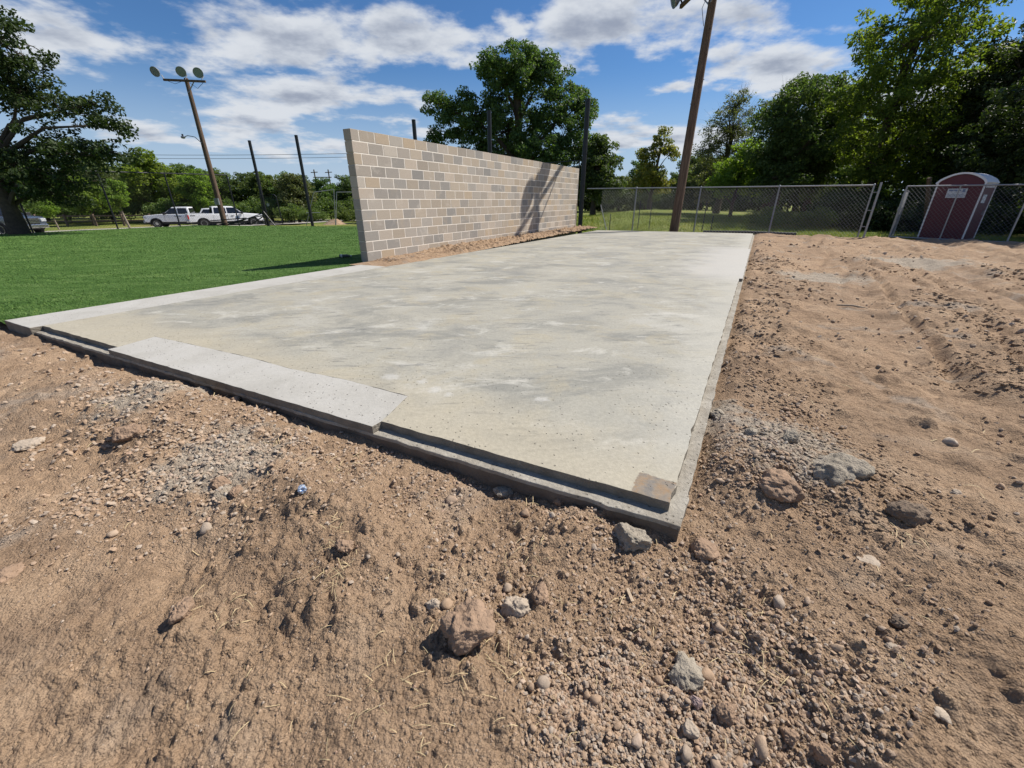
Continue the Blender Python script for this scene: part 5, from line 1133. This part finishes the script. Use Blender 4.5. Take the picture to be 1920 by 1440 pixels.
def build_poles():
    # left pole with three floodlights, seen from the field
    B = Vector((-22.2, 34.0, -0.45))
    o = thing('floodlight_pole', 'wooden floodlight pole with three round lamps behind the turf at left', 'light pole', B)
    ztop = 8.75 - B.z
    MB().tube([(0, 0, -0.6), (0, 0, ztop * 0.5), (0, 0, ztop)], [0.20, 0.165, 0.125], 14).build('shaft', M['pole'], o, smooth=True)
    ar = MB().bar((-1.45, -0.16, ztop - 0.12), (1.38, -0.16, ztop - 0.22), 0.10, 0.13).build('crossarm', M['pole'], o, bevel=0.008)
    MB().bar((0.0, -0.13, ztop - 0.85), (0.55, -0.13, ztop - 0.24), 0.04, 0.05).build('arm_brace', M['galv'], o)
    for (x, dx, zz) in ((-1.75, -0.35, 0.30), (-0.02, 0.15, 0.30), (1.10, 0.45, 0.24)):
        p = (x, -0.30, ztop + zz); fl = floodlight(o, p, (dx + 0.35, -1.0, -0.42), 0.28)
        xe = max(-1.42, min(1.35, x)); MB().bar((xe + 0.05, -0.16, ztop - 0.1), (p[0] + 0.12, p[1] + 0.35, p[2] - 0.1), 0.06, 0.03).build('bracket', M['galv'], o)
    MB().tube([(-1.2, -0.18, ztop - 0.18), (-0.7, -0.2, ztop - 0.36), (-0.2, -0.15, ztop - 0.20)], 0.012, 5).build('cable', M['black_wire'], o)
    MB().tube([(0.3, -0.18, ztop - 0.3), (0.75, -0.2, ztop - 0.62), (1.25, -0.18, ztop - 0.26)], 0.012, 5).build('cable', M['black_wire'], o)
    MB().tube([(0, -0.15, 5.35), (-0.35, -0.2, 5.72), (-0.8, -0.25, 5.80), (-1.1, -0.25, 5.72)], 0.026, 7).build('lamp_arm', M['galv'], o, smooth=True)
    lh = MB().lathe([(0.02, -1.30), (0.07, -1.28), (0.10, -1.12), (0.05, -1.02), (0.02, -1.0)], 12, 'x', (0, -0.25, 5.70)).build('street_lamp', M['lamp_body'], o, smooth=True)
    MB().box(-1.20, -1.12, -0.29, -0.21, 5.78, 5.90).build('photocell', M['black_steel'], lh)
    MB().box(-0.16, 0.16, -0.30, -0.16, 1.3, 1.75).build('switch_box', M['lamp_body'], o, bevel=0.01)
    # right pole at the far slab end; its arm and lamps stand mostly above the picture
    B = Vector((*site(18.55, 3.05), -0.14)); zt = 9.6
    o = thing('floodlight_pole', 'brown wooden floodlight pole at the far end of the slab', 'light pole', B)
    lean = Vector((0.16, 0.0, 0)); top = lean * (zt / 8.0) + Vector((0, 0, zt))
    MB().tube([(0, 0, -0.6), tuple(top * 0.5), tuple(top)], [0.190, 0.158, 0.128], 16).build('shaft', M['pole'], o, smooth=True)
    zc = 8.52; c = lean * (zc / 8.0) + Vector((-0.16, 0, zc)); ad = Vector((-0.06, 1.0, 0)).normalized()
    MB().bar(c - ad * 1.9, c + ad * 2.55, 0.11, 0.14).build('crossarm', M['pole'], o, bevel=0.008)
    for s_ in (-0.55, 0.55): MB().bar(c + Vector((0.05, 0, -0.8)), c + ad * s_ * 2.0 + Vector((0.05, 0, -0.06)), 0.04, 0.05).build('arm_brace', M['galv'], o)
    for s_, dx in ((-0.70, -1), (-0.05, 1), (0.18, -1), (2.45, -1)):
        p = c + ad * s_ + Vector((0.36 * dx, 0, 0.26 if dx < 0 else -0.18)); floodlight(o, p, (1.0 * dx, 0.10, -0.30), 0.34)
        MB().bar(c + ad * s_ + Vector((0, 0, 0.06)), p + Vector((-0.22 * dx, 0, 0.05)), 0.06, 0.04).build('bracket', M['black_steel'], o)
    MB().tube([tuple(lean * 0.82 + Vector((-0.15, -0.05, 8.1))), tuple(lean * 0.8 + Vector((-0.34, -0.08, 7.6))), tuple(lean * 0.75 + Vector((-0.17, -0.05, 7.1)))], 0.010, 5).build('cable', M['black_wire'], o)
    MB().tube([tuple(lean + Vector((0.12, -0.05, 8.0))), tuple(lean + Vector((0.6, -0.1, 8.05))), tuple(lean + Vector((1.1, 0.0, 8.5)))], 0.010, 5).build('cable', M['black_wire'], o)
    r_ = random.Random(4)
    for k in range(9):
        z = 1.0 + k * 0.75; a_ = r_.random() * 6.28; q = top * (z / zt); MB().bar(q + Vector((math.cos(a_) * 0.14, math.sin(a_) * 0.14, 0)), q + Vector((math.cos(a_) * 0.185, math.sin(a_) * 0.185, 0.0)), 0.02, 0.02).build('staple', M['black_steel'], o)
    # bracing rod leaning on the wall end
    p, q = wall_pt(12.05, 0.10, 1.05), wall_pt(11.45, 0.30, 0.03)
    tag(MB().tube([p, q], 0.010, 6).build('leaning_rod', M['pole'], None), 'thin brown rod leaning against the far end of the block wall', 'rod')
    # far transmission frame and its lines
    o = thing('transmission_frame', 'far two-pole power line frame above the trees left of the wall', 'utility frame', (-49.5, 120, -1.0))
    for x in (-2.0, 1.7):
        MB().tube([(x, 0, 0), (x, 0, 9.4)], 0.16, 8).build('pole', M['pole'], o); MB().bar((x - 0.9, 0, 8.7), (x + 0.9, 0, 8.8), 0.14, 0.18).build('crossarm', M['pole'], o)
    MB().bar((-2.5, 0, 7.6), (2.3, 0, 7.6), 0.16, 0.2).build('crossarm', M['pole'], o)
    for x in (-1.2, -0.1, 0.9): MB().lathe([(0.06, 6.9), (0.11, 7.05), (0.06, 7.2), (0.11, 7.35), (0.05, 7.5)], 8, 'z', (x, 0, 0)).build('insulator', M['lamp_body'], o)
    for k, z in enumerate((11.0, 10.2)):
        pts = [(-110 + i * 12, 120, z + 0.9 * ((i - 5.0) / 5.0) ** 2 + (i * 0.18)) for i in range(12)]
        tag(MB().tube(pts, 0.045, 4).build('power_line', M['black_wire'], None), ('upper' if k == 0 else 'lower') + ' thin power line crossing the sky left of the wall', 'power line')
build_poles()

# ------------------------------------------------------------------ portable toilet
def build_toilet():
    mar = simple('maroon_plastic', (0.085, 0.012, 0.022), 0.45, 0, 0.15, 5, 0.002); whi = simple('white_plastic', (0.70, 0.71, 0.72), 0.45, 0, 0.06, 5); gre = simple('grey_base', (0.2, 0.2, 0.21), 0.6)
    ang = math.atan2(-0.85, 0.5)
    o = thing('portable_toilet', 'maroon portable toilet with a white arched roof behind the wide gate', 'portable toilet', (15.62, 16.72, -0.26), ang)
    w, dp, h = 1.24, 1.2, 2.02
    # x along the front, y backwards
    MB().box(-0.05, w + 0.05, -0.05, dp + 0.05, 0.0, 0.14).build('skid_base', gre, o, bevel=0.02)
    arch = [(0.0, h)] + [(w * k / 12, h + 0.26 * math.sin(math.pi * k / 12) ** 0.8) for k in range(1, 12)] + [(w, h)]
    MB().prism([(0.0, 0.14), (w, 0.14)] + arch[::-1], 0.0, dp).build('cabin_wall', mar, o)
    ro = [(-0.06, h - 0.01)] + [(-0.06 + (w + 0.12) * k / 14, h + 0.02 + 0.30 * math.sin(math.pi * k / 14) ** 0.8) for k in range(1, 14)] + [(w + 0.06, h - 0.01)]
    ri = [(x * 0.94 + 0.037, z - 0.055) for x, z in ro]
    MB().prism(ro + ri[::-1], -0.06, dp + 0.06).build('roof', whi, o, smooth=True)
    for x in (0.0, w):
        for y in (0.0, dp): MB().box(x - 0.022, x + 0.022, y - 0.022, y + 0.022, 0.1, h + 0.01).build('corner_strip', whi, o, bevel=0.005)
    for k in range(5): MB().box(w + 0.0025, w + 0.02, 0.16 + k * 0.19, 0.27 + k * 0.19, h - 0.18, h - 0.06).build('vent_slot', whi, o)
    for k in range(3): MB().box(0.15 + k * 0.36, 0.37 + k * 0.36, -0.012, 0.0, 0.25, h - 0.45 if k == 9 else 1.25).build('wall_rib', mar, o, bevel=0.004)
    m, nt, b = mat_new('rental_sign'); tc = nn(nt, 'ShaderNodeTexCoord').outputs['Object']; sp = nn(nt, 'ShaderNodeSeparateXYZ'); nt.links.new(tc, sp.inputs[0])
    nt.links.new(ramp_of(nt, noise_of(nt, tc, 6, 3), [(0.3, (0.50, 0.53, 0.56)), (0.7, (0.58, 0.60, 0.62))]), b.inputs['Base Color'])
    sg = MB().box(0.34, 0.86, -0.022, -0.0125, 1.52, 1.82).build('sign', m, o)
    blu = simple('sign_print', (0.16, 0.22, 0.34), 0.6)
    # rows of small print, too small to read in the photograph: built as the dashes that show
    for (z0, z1, segs) in ((1.735, 1.785, ((0.38, 0.50), (0.515, 0.60), (0.615, 0.70))), (1.605, 1.625, ((0.38, 0.48), (0.49, 0.60), (0.61, 0.80))), (1.565, 1.582, ((0.38, 0.56), (0.57, 0.66), (0.67, 0.80)))):
        for (x0, x1) in segs: MB().box(x0, x1, -0.0245, -0.0225, z0, z1).build('print_line', blu, sg)
    MB().box(0.74, 0.81, -0.0245, -0.0225, 1.70, 1.80).build('print_emblem', blu, sg)
    MB().box(w + 0.0125, w + 0.02, 0.25, 0.62, 1.35, 1.62).build('side_sign', m, o)
    MB().box(w + 0.0, w + 0.012, 0.12, dp - 0.12, 0.2, 1.85).build('door', mar, o, bevel=0.004)
    MB().box(w + 0.0125, w + 0.05, 0.85, 0.92, 0.95, 1.10).build('door_handle', gre, o)
build_toilet()

# ------------------------------------------------------------------ parking lot and vehicles
def build_lot():
    m, nt, b = mat_new('gravel_lot'); p = geo_pos(nt)
    c = ramp_of(nt, noise_of(nt, p, 0.5, 6, 0.65, 0.4), [(0.3, (0.30, 0.275, 0.24)), (0.7, (0.40, 0.37, 0.325))])
    c = mixc(nt, 1.0, c, ramp_of(nt, noise_of(nt, p, 12, 6, 0.75), [(0.3, (0.75,) * 3), (0.7, (1.15,) * 3)]), 'MULTIPLY')
    nt.links.new(c, b.inputs['Base Color']); b.inputs['Roughness'].default_value = 0.95
    bump_of(nt, b, noise_of(nt, p, 30, 5, 0.7), 0.03); M['lot'] = m
    n = np.linspace(38.4, 56.5, 40); a = np.linspace(-20.5, 42, 80)
    A, NN = np.meshgrid(a, n, indexing='ij'); x = C0[0] + U[0] * A + N[0] * NN; y = C0[1] + U[1] * A + N[1] * NN
    z = -0.24 - 0.62 * sstep(8, 39, NN) - 0.55 * sstep(38.5, 50, NN) + 0.02 * fbm(x * 0.2, y * 0.2, 2)
    i = np.arange(A.size).reshape(A.shape); F = np.stack([i[:-1, :-1], i[1:, :-1], i[1:, 1:], i[:-1, 1:]], -1).reshape(-1, 4)
    tag(add_obj('parking_lot', np_mesh('parking_lot', np.stack([x, y, z], -1), F, m, True)), 'pale gravel parking lot and drive beyond the left fence', None, None, 'structure')
    # low timber rail fence behind the lot
    wood = simple('old_timber', (0.14, 0.10, 0.075), 0.95, 0, 0.3, 6)
    o = thing('rail_fence', 'old dark timber rail fence behind the parking lot', 'fence', (-50, 46, -1.35))
    for k in range(9):
        x = -6 + k * 2.6; MB().box(x - 0.08, x + 0.08, -0.08 + k * 0.55, 0.08 + k * 0.55, -0.3, 1.15).build('post', wood, o)
        if k < 8:
            for z in (0.45, 0.95): MB().bar((x, 0.0 + k * 0.55, z), (x + 2.6, 0.55 + k * 0.55, z + 0.02), 0.06, 0.14).build('rail', wood, o)
build_lot()

def car_paint(name, col): 
    m = simple(name, col, 0.32, 0.0, 0.04, 2, 0, 0.5, 0.6); return m
M['white_paint'] = car_paint('white_car_paint', (0.84, 0.845, 0.85)); M['grey_paint'] = car_paint('grey_car_paint', (0.24, 0.25, 0.26)); M['dark_paint'] = car_paint('dark_blue_car_paint', (0.045, 0.06, 0.085))
M['car_glass'] = simple('car_glass', (0.012, 0.014, 0.017), 0.06, 0, 0.1, 2, 0, 0.8); M['black_trim'] = simple('black_trim', (0.02, 0.02, 0.021), 0.55, 0, 0.1, 6)
M['tyre'] = simple('tyre_rubber', (0.018, 0.018, 0.018), 0.85, 0, 0.15, 10); M['chrome'] = simple('chrome', (0.62, 0.63, 0.64), 0.18, 0.95, 0.05, 6)
M['red_lamp'] = simple('red_lamp', (0.50, 0.02, 0.02), 0.25, 0, 0.1, 4); M['clear_lamp'] = simple('clear_lamp', (0.55, 0.57, 0.60), 0.15, 0.2, 0.1, 4); M['steel_rim'] = simple('pale_rim', (0.50, 0.50, 0.49), 0.35, 0.6, 0.1, 6)

def quad_on(p, off):
    """thin pane from four points, with thickness along its normal"""
    p = [Vector(q) for q in p]; n = (p[1] - p[0]).cross(p[2] - p[0]).normalized() * off
    mb = MB(); mb.add([q for q in p] + [q + n for q in p], [(0, 1, 2, 3), (7, 6, 5, 4), (0, 4, 5, 1), (1, 5, 6, 2), (2, 6, 7, 3), (3, 7, 4, 0)]); return mb

def vehicle(name, label, loc, head, paint, kind='pickup', L_=5.9, grille='black', tail_paint=None, plate=True, rim='steel_rim', group=None, badge=False):
    o = thing(name, label, 'pickup truck' if kind == 'pickup' else 'car', loc, head, group)
    W = 0.99; wr = 0.40; sill = 0.52
    wb = 0.235 * L_ ; fx = L_ - 0.95; rx = 1.15 if kind == 'pickup' else 0.95
    belt = 1.18; hood = 1.20; roof = 1.90
    c0 = 2.02 if kind == 'pickup' else 0.10                     # back of the cabin
    c1 = L_ - 1.62                                              # foot of the windscreen
    def arch(cx): return [(cx + 0.49 * math.cos(math.pi * (1 - k / 10)), 0.40 + 0.47 * math.sin(math.pi * (1 - k / 10))) for k in range(11)]
    prof = [(0.03, sill + 0.08)] + [(0.10, sill)] + [q for q in arch(rx) if q[1] > sill - 0.05] + [q for q in arch(fx) if q[1] > sill - 0.05] + [(L_ - 0.20, sill), (L_ - 0.03, sill + 0.12), (L_ - 0.02, 1.02), (L_ - 0.12, 1.13), (c1 + 0.1, hood + 0.06), (c1, belt + 0.06), (c0, belt + 0.06), (0.03, belt + 0.04 if kind == 'pickup' else belt)]
    MB().prism(prof, -W, W).build('body', paint, o, bevel=0.045, seg=3, smooth=True)
    MB().box(0.25, L_ - 0.25, -W + 0.12, W - 0.12, 0.34, sill + 0.06).build('underbody', M['black_trim'], o)
    # cabin: tapered
    rf0 = c0 + (0.10 if kind == 'pickup' else 0.42); rf1 = c1 - 0.85; wbl, wt = W - 0.04, W - 0.24
    b4 = [(c0 + 0.01, belt), (c1 + 0.02, belt)]
    rz = [(rf0, roof - 0.02), (rf0 + 0.25, roof), (rf1 - 0.25, roof), (rf1, roof - 0.03)]
    mb = MB(); vs = []
    for s_ in (-1, 1):
        vs += [(b4[0][0], s_ * wbl, belt)] + [(x, s_ * wt, z) for x, z in rz] + [(b4[1][0], s_ * wbl, belt)]
    mb.add(vs, [(0, 1, 2, 3, 4, 5), (11, 10, 9, 8, 7, 6)] + [(k, k + 6, (k + 1) % 6 + 6, (k + 1) % 6) for k in range(6)])
    mb.build('cabin', paint, o, bevel=0.035, seg=2, smooth=True)
    def side(x, t, s_):                                         # point on the cabin side: t from belt to roof
        return (x, s_ * (wbl + (wt - wbl) * t), belt + (roof - belt) * t)
    mid = (c0 + c1) / 2 - 0.12
    for s_ in (-1, 1):
        lo, hi = 0.10, 0.84
        xa0, xa1 = c0 + 0.14, rf0 + 0.12; xb0, xb1 = c1 - 0.16, rf1 + 0.10
        for (u0, u1, v0, v1) in ((xa0, mid - 0.05, xa1, mid - 0.05), (mid + 0.05, xb0, mid + 0.05, xb1)):
            q = [side(u0, lo, s_), side(u1, lo, s_), side(v1, hi, s_), side(v0, hi, s_)]
            if s_ > 0: q = [q[1], q[0], q[3], q[2]]
            q = [(a, b_ + s_ * 0.006, c) for a, b_, c in q]
            quad_on(q, 0.012).build('side_window', M['car_glass'], o)
        for x in (mid, c1 - 0.10, c0 + 0.02): MB().box(x - 0.006, x + 0.006, s_ * (W + 0.002) - 0.004, s_ * (W + 0.002) + 0.004, sill + 0.12, belt - 0.02).build('door_seam', M['black_trim'], o)
        for x in (mid - 0.16, c1 - 0.30 - 0.75): MB().box(x - 0.11, x + 0.11, s_ * (W + 0.018) - 0.018, s_ * (W + 0.018) + 0.018, 1.02, 1.06).build('door_handle', M['black_trim'], o, bevel=0.006)
        MB().box(c1 - 0.30, c1 - 0.12, s_ * (W + 0.16) - 0.13, s_ * (W + 0.16) + 0.13, 1.20, 1.42).build('mirror', M['black_trim'], o, bevel=0.03)
        for x in (rx, fx):
            wh = add_obj('wheel', MB().lathe([(0.06, -0.11), (0.30, -0.12), (wr - 0.03, -0.115), (wr, -0.09), (wr, 0.09), (wr - 0.03, 0.115), (0.30, 0.12), (0.06, 0.05)], 28, 'y', (x, s_ * (W - 0.10), wr)).mesh('tyre', M['tyre'], smooth=True), o)
            yo = s_ * (W + 0.022)
            MB().lathe([(0.005, s_ * -0.03), (0.10, s_ * -0.03), (0.11, s_ * -0.06), (0.20, s_ * -0.05), (0.235, 0.0), (0.25, 0.0), (0.25, s_ * -0.05)], 24, 'y', (x, yo, wr)).build('rim', M[rim], wh, smooth=True)
            for k in range(6):
                t = k * math.pi / 3; MB().lathe([(0.022, s_ * -0.005), (0.022, s_ * -0.032)], 8, 'y', (x + 0.155 * math.cos(t), yo - s_ * 0.012, wr + 0.155 * math.sin(t))).build('rim_hole', M['black_trim'], wh)
            fl = [(x + 0.53 * math.cos(math.pi * (1 - k / 12)), 0.40 + 0.51 * math.sin(math.pi * (1 - k / 12))) for k in range(13)]; fi = [(x + 0.475 * math.cos(math.pi * (1 - k / 12)), 0.40 + 0.455 * math.sin(math.pi * (1 - k / 12))) for k in range(13)]
            MB().prism(fl + fi[::-1], s_ * (W - 0.30), s_ * (W + 0.025)).build('wheel_arch', M['black_trim'], o)
        MB().box(-0.012 if kind == 'pickup' else 0.0, 0.10, s_ * (W - 0.07) - 0.085, s_ * (W - 0.07) + 0.085, 0.80, 1.16).build('taillight', M['red_lamp'], o, bevel=0.015)
        MB().box(L_ - 0.26, L_ + 0.005, s_ * (W - 0.14) - 0.15, s_ * (W - 0.14) + 0.15, 0.86, 1.07).build('headlight', M['clear_lamp'], o, bevel=0.03)
    # glass front and back
    quad_on([(c1 - 0.01, -wbl + 0.13, belt + 0.08), (c1 - 0.01, wbl - 0.13, belt + 0.08), (rf1 + 0.055, wt - 0.10, roof - 0.09), (rf1 + 0.055, -wt + 0.10, roof - 0.09)], 0.035).build('windscreen', M['car_glass'], o)
    quad_on([(c0 + 0.02, wbl - 0.16, belt + 0.12), (c0 + 0.02, -wbl + 0.16, belt + 0.12), (rf0 - 0.015, -wt + 0.12, roof - 0.12), (rf0 - 0.015, wt - 0.12, roof - 0.12)], 0.03).build('rear_window', M['car_glass'], o)
    # front end
    gm = M['black_trim'] if grille == 'black' else M['chrome']
    gr = MB().box(L_ - 0.05, L_ + 0.012, -0.62, 0.62, 0.74, 1.08).build('grille', M['black_trim'], o, bevel=0.02)
    for z in (0.80, 0.90, 1.00): MB().box(L_ + 0.0125, L_ + 0.035, -0.58, 0.58, z - 0.022, z + 0.022).build('grille_bar', M['chrome'] if grille == 'chrome' else M['lamp_body'], gr)
    MB().box(L_ - 0.10, L_ + 0.10, -0.97, 0.97, 0.46, 0.70).build('front_bumper', M['chrome'] if grille == 'chrome' else M['lamp_body'], o, bevel=0.04)
    MB().box(-0.16, 0.06, -0.95, 0.95, 0.52, 0.70).build('rear_bumper', M['black_trim'] if not tail_paint else M['chrome'], o, bevel=0.03)
    if plate: MB().box(-0.168, -0.1605, -0.15, 0.15, 0.55, 0.68).build('number_plate', M['white_paint'], o)
    if kind == 'pickup':
        MB().box(0.10, c0 - 0.06, -W + 0.10, W - 0.10, belt + 0.042, belt + 0.066).build('bed_liner', M['black_trim'], o)
        for s_ in (-1, 1): MB().box(0.06, c0 - 0.02, s_ * (W - 0.05) - 0.05, s_ * (W - 0.05) + 0.05, belt + 0.03, belt + 0.09).build('bed_rail', M['black_trim'] if not badge else paint, o, bevel=0.01)
        tg = MB().box(-0.008, 0.05, -W + 0.17, W - 0.17, 0.74, belt + 0.03).build('tailgate', tail_paint or paint, o, bevel=0.012)
        MB().box(-0.02, -0.0085, -0.12, 0.12, 1.00, 1.06).build('tailgate_handle', M['black_trim'], tg)
    return o

def build_vehicles():
    h = R(41)
    rear = np.array([-30.2, 43.0]); c = rear - np.array([math.cos(h), math.sin(h)]) * 1.15
    t = vehicle('pickup_truck', 'white crew-cab pickup truck seen from behind, red tail lamp, behind the floodlight pole', (c[0] - math.sin(-h) * 0.0, c[1], -1.27), h, M['white_paint'], 'pickup', 6.3, tail_paint=M['grey_paint'], badge=True)
    # round door emblem and side lettering band of the work truck
    em = simple('door_emblem', (0.16, 0.24, 0.36), 0.5)
    MB().lathe([(0.005, -1.003), (0.17, -1.003), (0.17, -0.9985)], 18, 'y', (4.02, 0.0, 0.86)).build('door_emblem', em, t)
    for k, x in enumerate((0.22, 0.30, 0.38, 0.46, 0.52)): MB().box(x, x + 0.055, -1.0, -0.9945, 1.07, 1.14).build('side_lettering', M['black_trim'], t)
    vehicle('pickup_truck', 'white pickup truck facing left, with chrome wheels, left of the crew-cab truck', (-30.4, 45.6, -1.33), R(199), M['white_paint'], 'pickup', 5.9, 'black', rim='chrome')
    vehicle('parked_car', 'white wagon mostly hidden behind the crew-cab pickup truck', (-35.0, 49.6, -1.55), R(25), M['white_paint'], 'wagon', 5.0)
    vehicle('pickup_truck', 'dark truck with a chrome grille behind the left oak trunk', (-38.2, 31.0, -1.02), R(-14), M['dark_paint'], 'pickup', 5.9, 'chrome', rim='chrome')
build_vehicles()

# ------------------------------------------------------------------ field clutter
def build_clutter():
    o = thing('pitching_screen', 'black pipe-framed net screen beside the black post at the turf edge', 'screen', (-18.95, 33.8, -0.60), R(-4))
    fr = [(0.05, 0, 2.08), (0.10, 0, 2.14), (1.2, 0, 2.14), (1.32, 0, 2.02), (1.40, 0, 0.02)]
    MB().tube([(0, 0, 0), (0.05, 0, 2.08)] + fr[1:], 0.032, 8).build('frame', M['black_steel'], o, smooth=True); MB().tube([(0, 0, 0.06), (1.4, 0, 0.06)], 0.026, 8).build('bottom_bar', M['black_steel'], o)
    V, F = link_mesh(1.3, 0.06, 2.08, 0.07, 0.004); V[:, 0] += 0.04; tag(add_obj('net', np_mesh('net', V, F, M['black_wire']), o), None, None, None, 'stuff')
    MB().lathe([(0.005, -0.01), (0.11, -0.01), (0.11, 0.0)], 14, 'y', (0.55, -0.02, 1.45)).build('target_disc', M['lamp_body'], o)
    o = thing('pipe_frame', 'grey pipe goal frame standing beyond the turf, left of the wall', 'frame', (-17.7, 37.8, -0.82))
    for p, q in (((0, 0, 0), (1.15, 0, 2.6)), ((2.35, 0.4, 0), (2.70, 0.4, 2.8)), ((2.55, 0, 0), (3.05, 0, 2.6)), ((1.15, 0, 2.6), (2.70, 0.4, 2.8)), ((0.2, 0, 1.0), (1.3, 0.2, 1.02)), ((3.05, 0, 2.6), (5.2, 0.5, 2.62))): MB().tube([p, q], 0.03, 7).build('pipe', M['galv'], o, smooth=True)
    # pile of black net frames lying at the foot of the left pole
    o = thing('folded_net_frame', 'heap of collapsed black pipe frames lying at the turf edge before the trucks', 'frame', (-21.6, 33.1, -0.60))
    for p, q in (((-0.6, 0, 0.06), (3.0, 0.2, 0.75)), ((-1.4, 0.1, 0.05), (1.9, 0.1, 0.10)), ((0.4, -0.1, 0.08), (3.1, 0.5, 0.98)), ((1.9, 0, 0.08), (3.0, 0.2, 0.72)), ((3.05, 0.1, 1.0), (3.75, 0.0, 0.0)), ((-1.2, 0.2, 0.35), (1.6, 0.2, 0.55)), ((0.0, 0.1, 0.05), (1.5, 0.1, 0.5))): MB().tube([p, q], 0.035, 7).build('pipe', M['black_steel'], o, smooth=True)
    # sand heap
    n = 40; x, y, F = polar_grid(0.02, 1.5, 1.18, -math.pi, math.pi, R(9)); r2 = np.hypot(x, y)
    z = 0.62 * np.exp(-(r2 / 0.75) ** 2) + 0.05 * fbm(x * 2.2, y * 2.2, 3) - 0.06
    ob = add_obj('sand_heap', np_mesh('sand_heap', np.stack([x * 1.25, y, z], -1), F, M['dirt'], True)); ob.location = (-15.9, 39.6, -0.92); tag(ob, 'small heap of tan sand beyond the turf, left of the wall', 'sand heap')
    # leaning dark timber behind the toilet gate
    tag(MB().bar((18.0, 19.0, -0.2), (16.75, 18.4, 2.0), 0.12, 0.10).build('leaning_board', M['pole'], None), 'brown board leaning behind the gate left of the toilet', 'board')
    # grass tufts on the meadow edge just beyond the fence and round the gates
    r_ = np.random.default_rng(44); K = 42000
    a = 19.3 + 22 * r_.random(K) ** 2.0; nn_ = -9 + 24 * r_.random(K)
    k2 = 6000; a[:k2] = 17.2 + 4.5 * r_.random(k2); nn_[:k2] = -10 + 5.0 * r_.random(k2); ok = (a > 19.3) | ((nn_ < -4.2) & (a > 18.4 + 0.35 * (nn_ + 4)))
    a, nn_ = a[ok], nn_[ok]; K = len(a)
    x = C0[0] + U[0] * a + N[0] * nn_; y = C0[1] + U[1] * a + N[1] * nn_; z = far_z(x, y) + 0.0; d = np.hypot(x, y)
    h = (0.05 + 0.13 * r_.random(K) ** 2) * (0.7 + 0.7 * sstep(-0.2, 0.5, perlin(x * 0.4, y * 0.4))); w = 0.0006 * d * (0.6 + 0.8 * r_.random(K)); th = r_.random(K) * 6.283; le = r_.normal(0, 0.45, (K, 2)) * h[:, None]
    V = np.stack([np.stack([x - np.cos(th) * w, y - np.sin(th) * w, z - 0.02], -1), np.stack([x + np.cos(th) * w, y + np.sin(th) * w, z - 0.02], -1), np.stack([x + le[:, 0], y + le[:, 1], z + h], -1)], 1).reshape(-1, 3)
    gm = mat_leaf('grass_blades', [(0.2, (0.085, 0.125, 0.025)), (0.5, (0.15, 0.19, 0.045)), (0.85, (0.28, 0.25, 0.10))], 0.3)
    tag(add_obj('meadow_grass', np_mesh('meadow_grass', V, np.arange(3 * K).reshape(-1, 3), gm)), 'short grass of the meadow beyond the chain-link fence', None, None, 'stuff')
build_clutter()
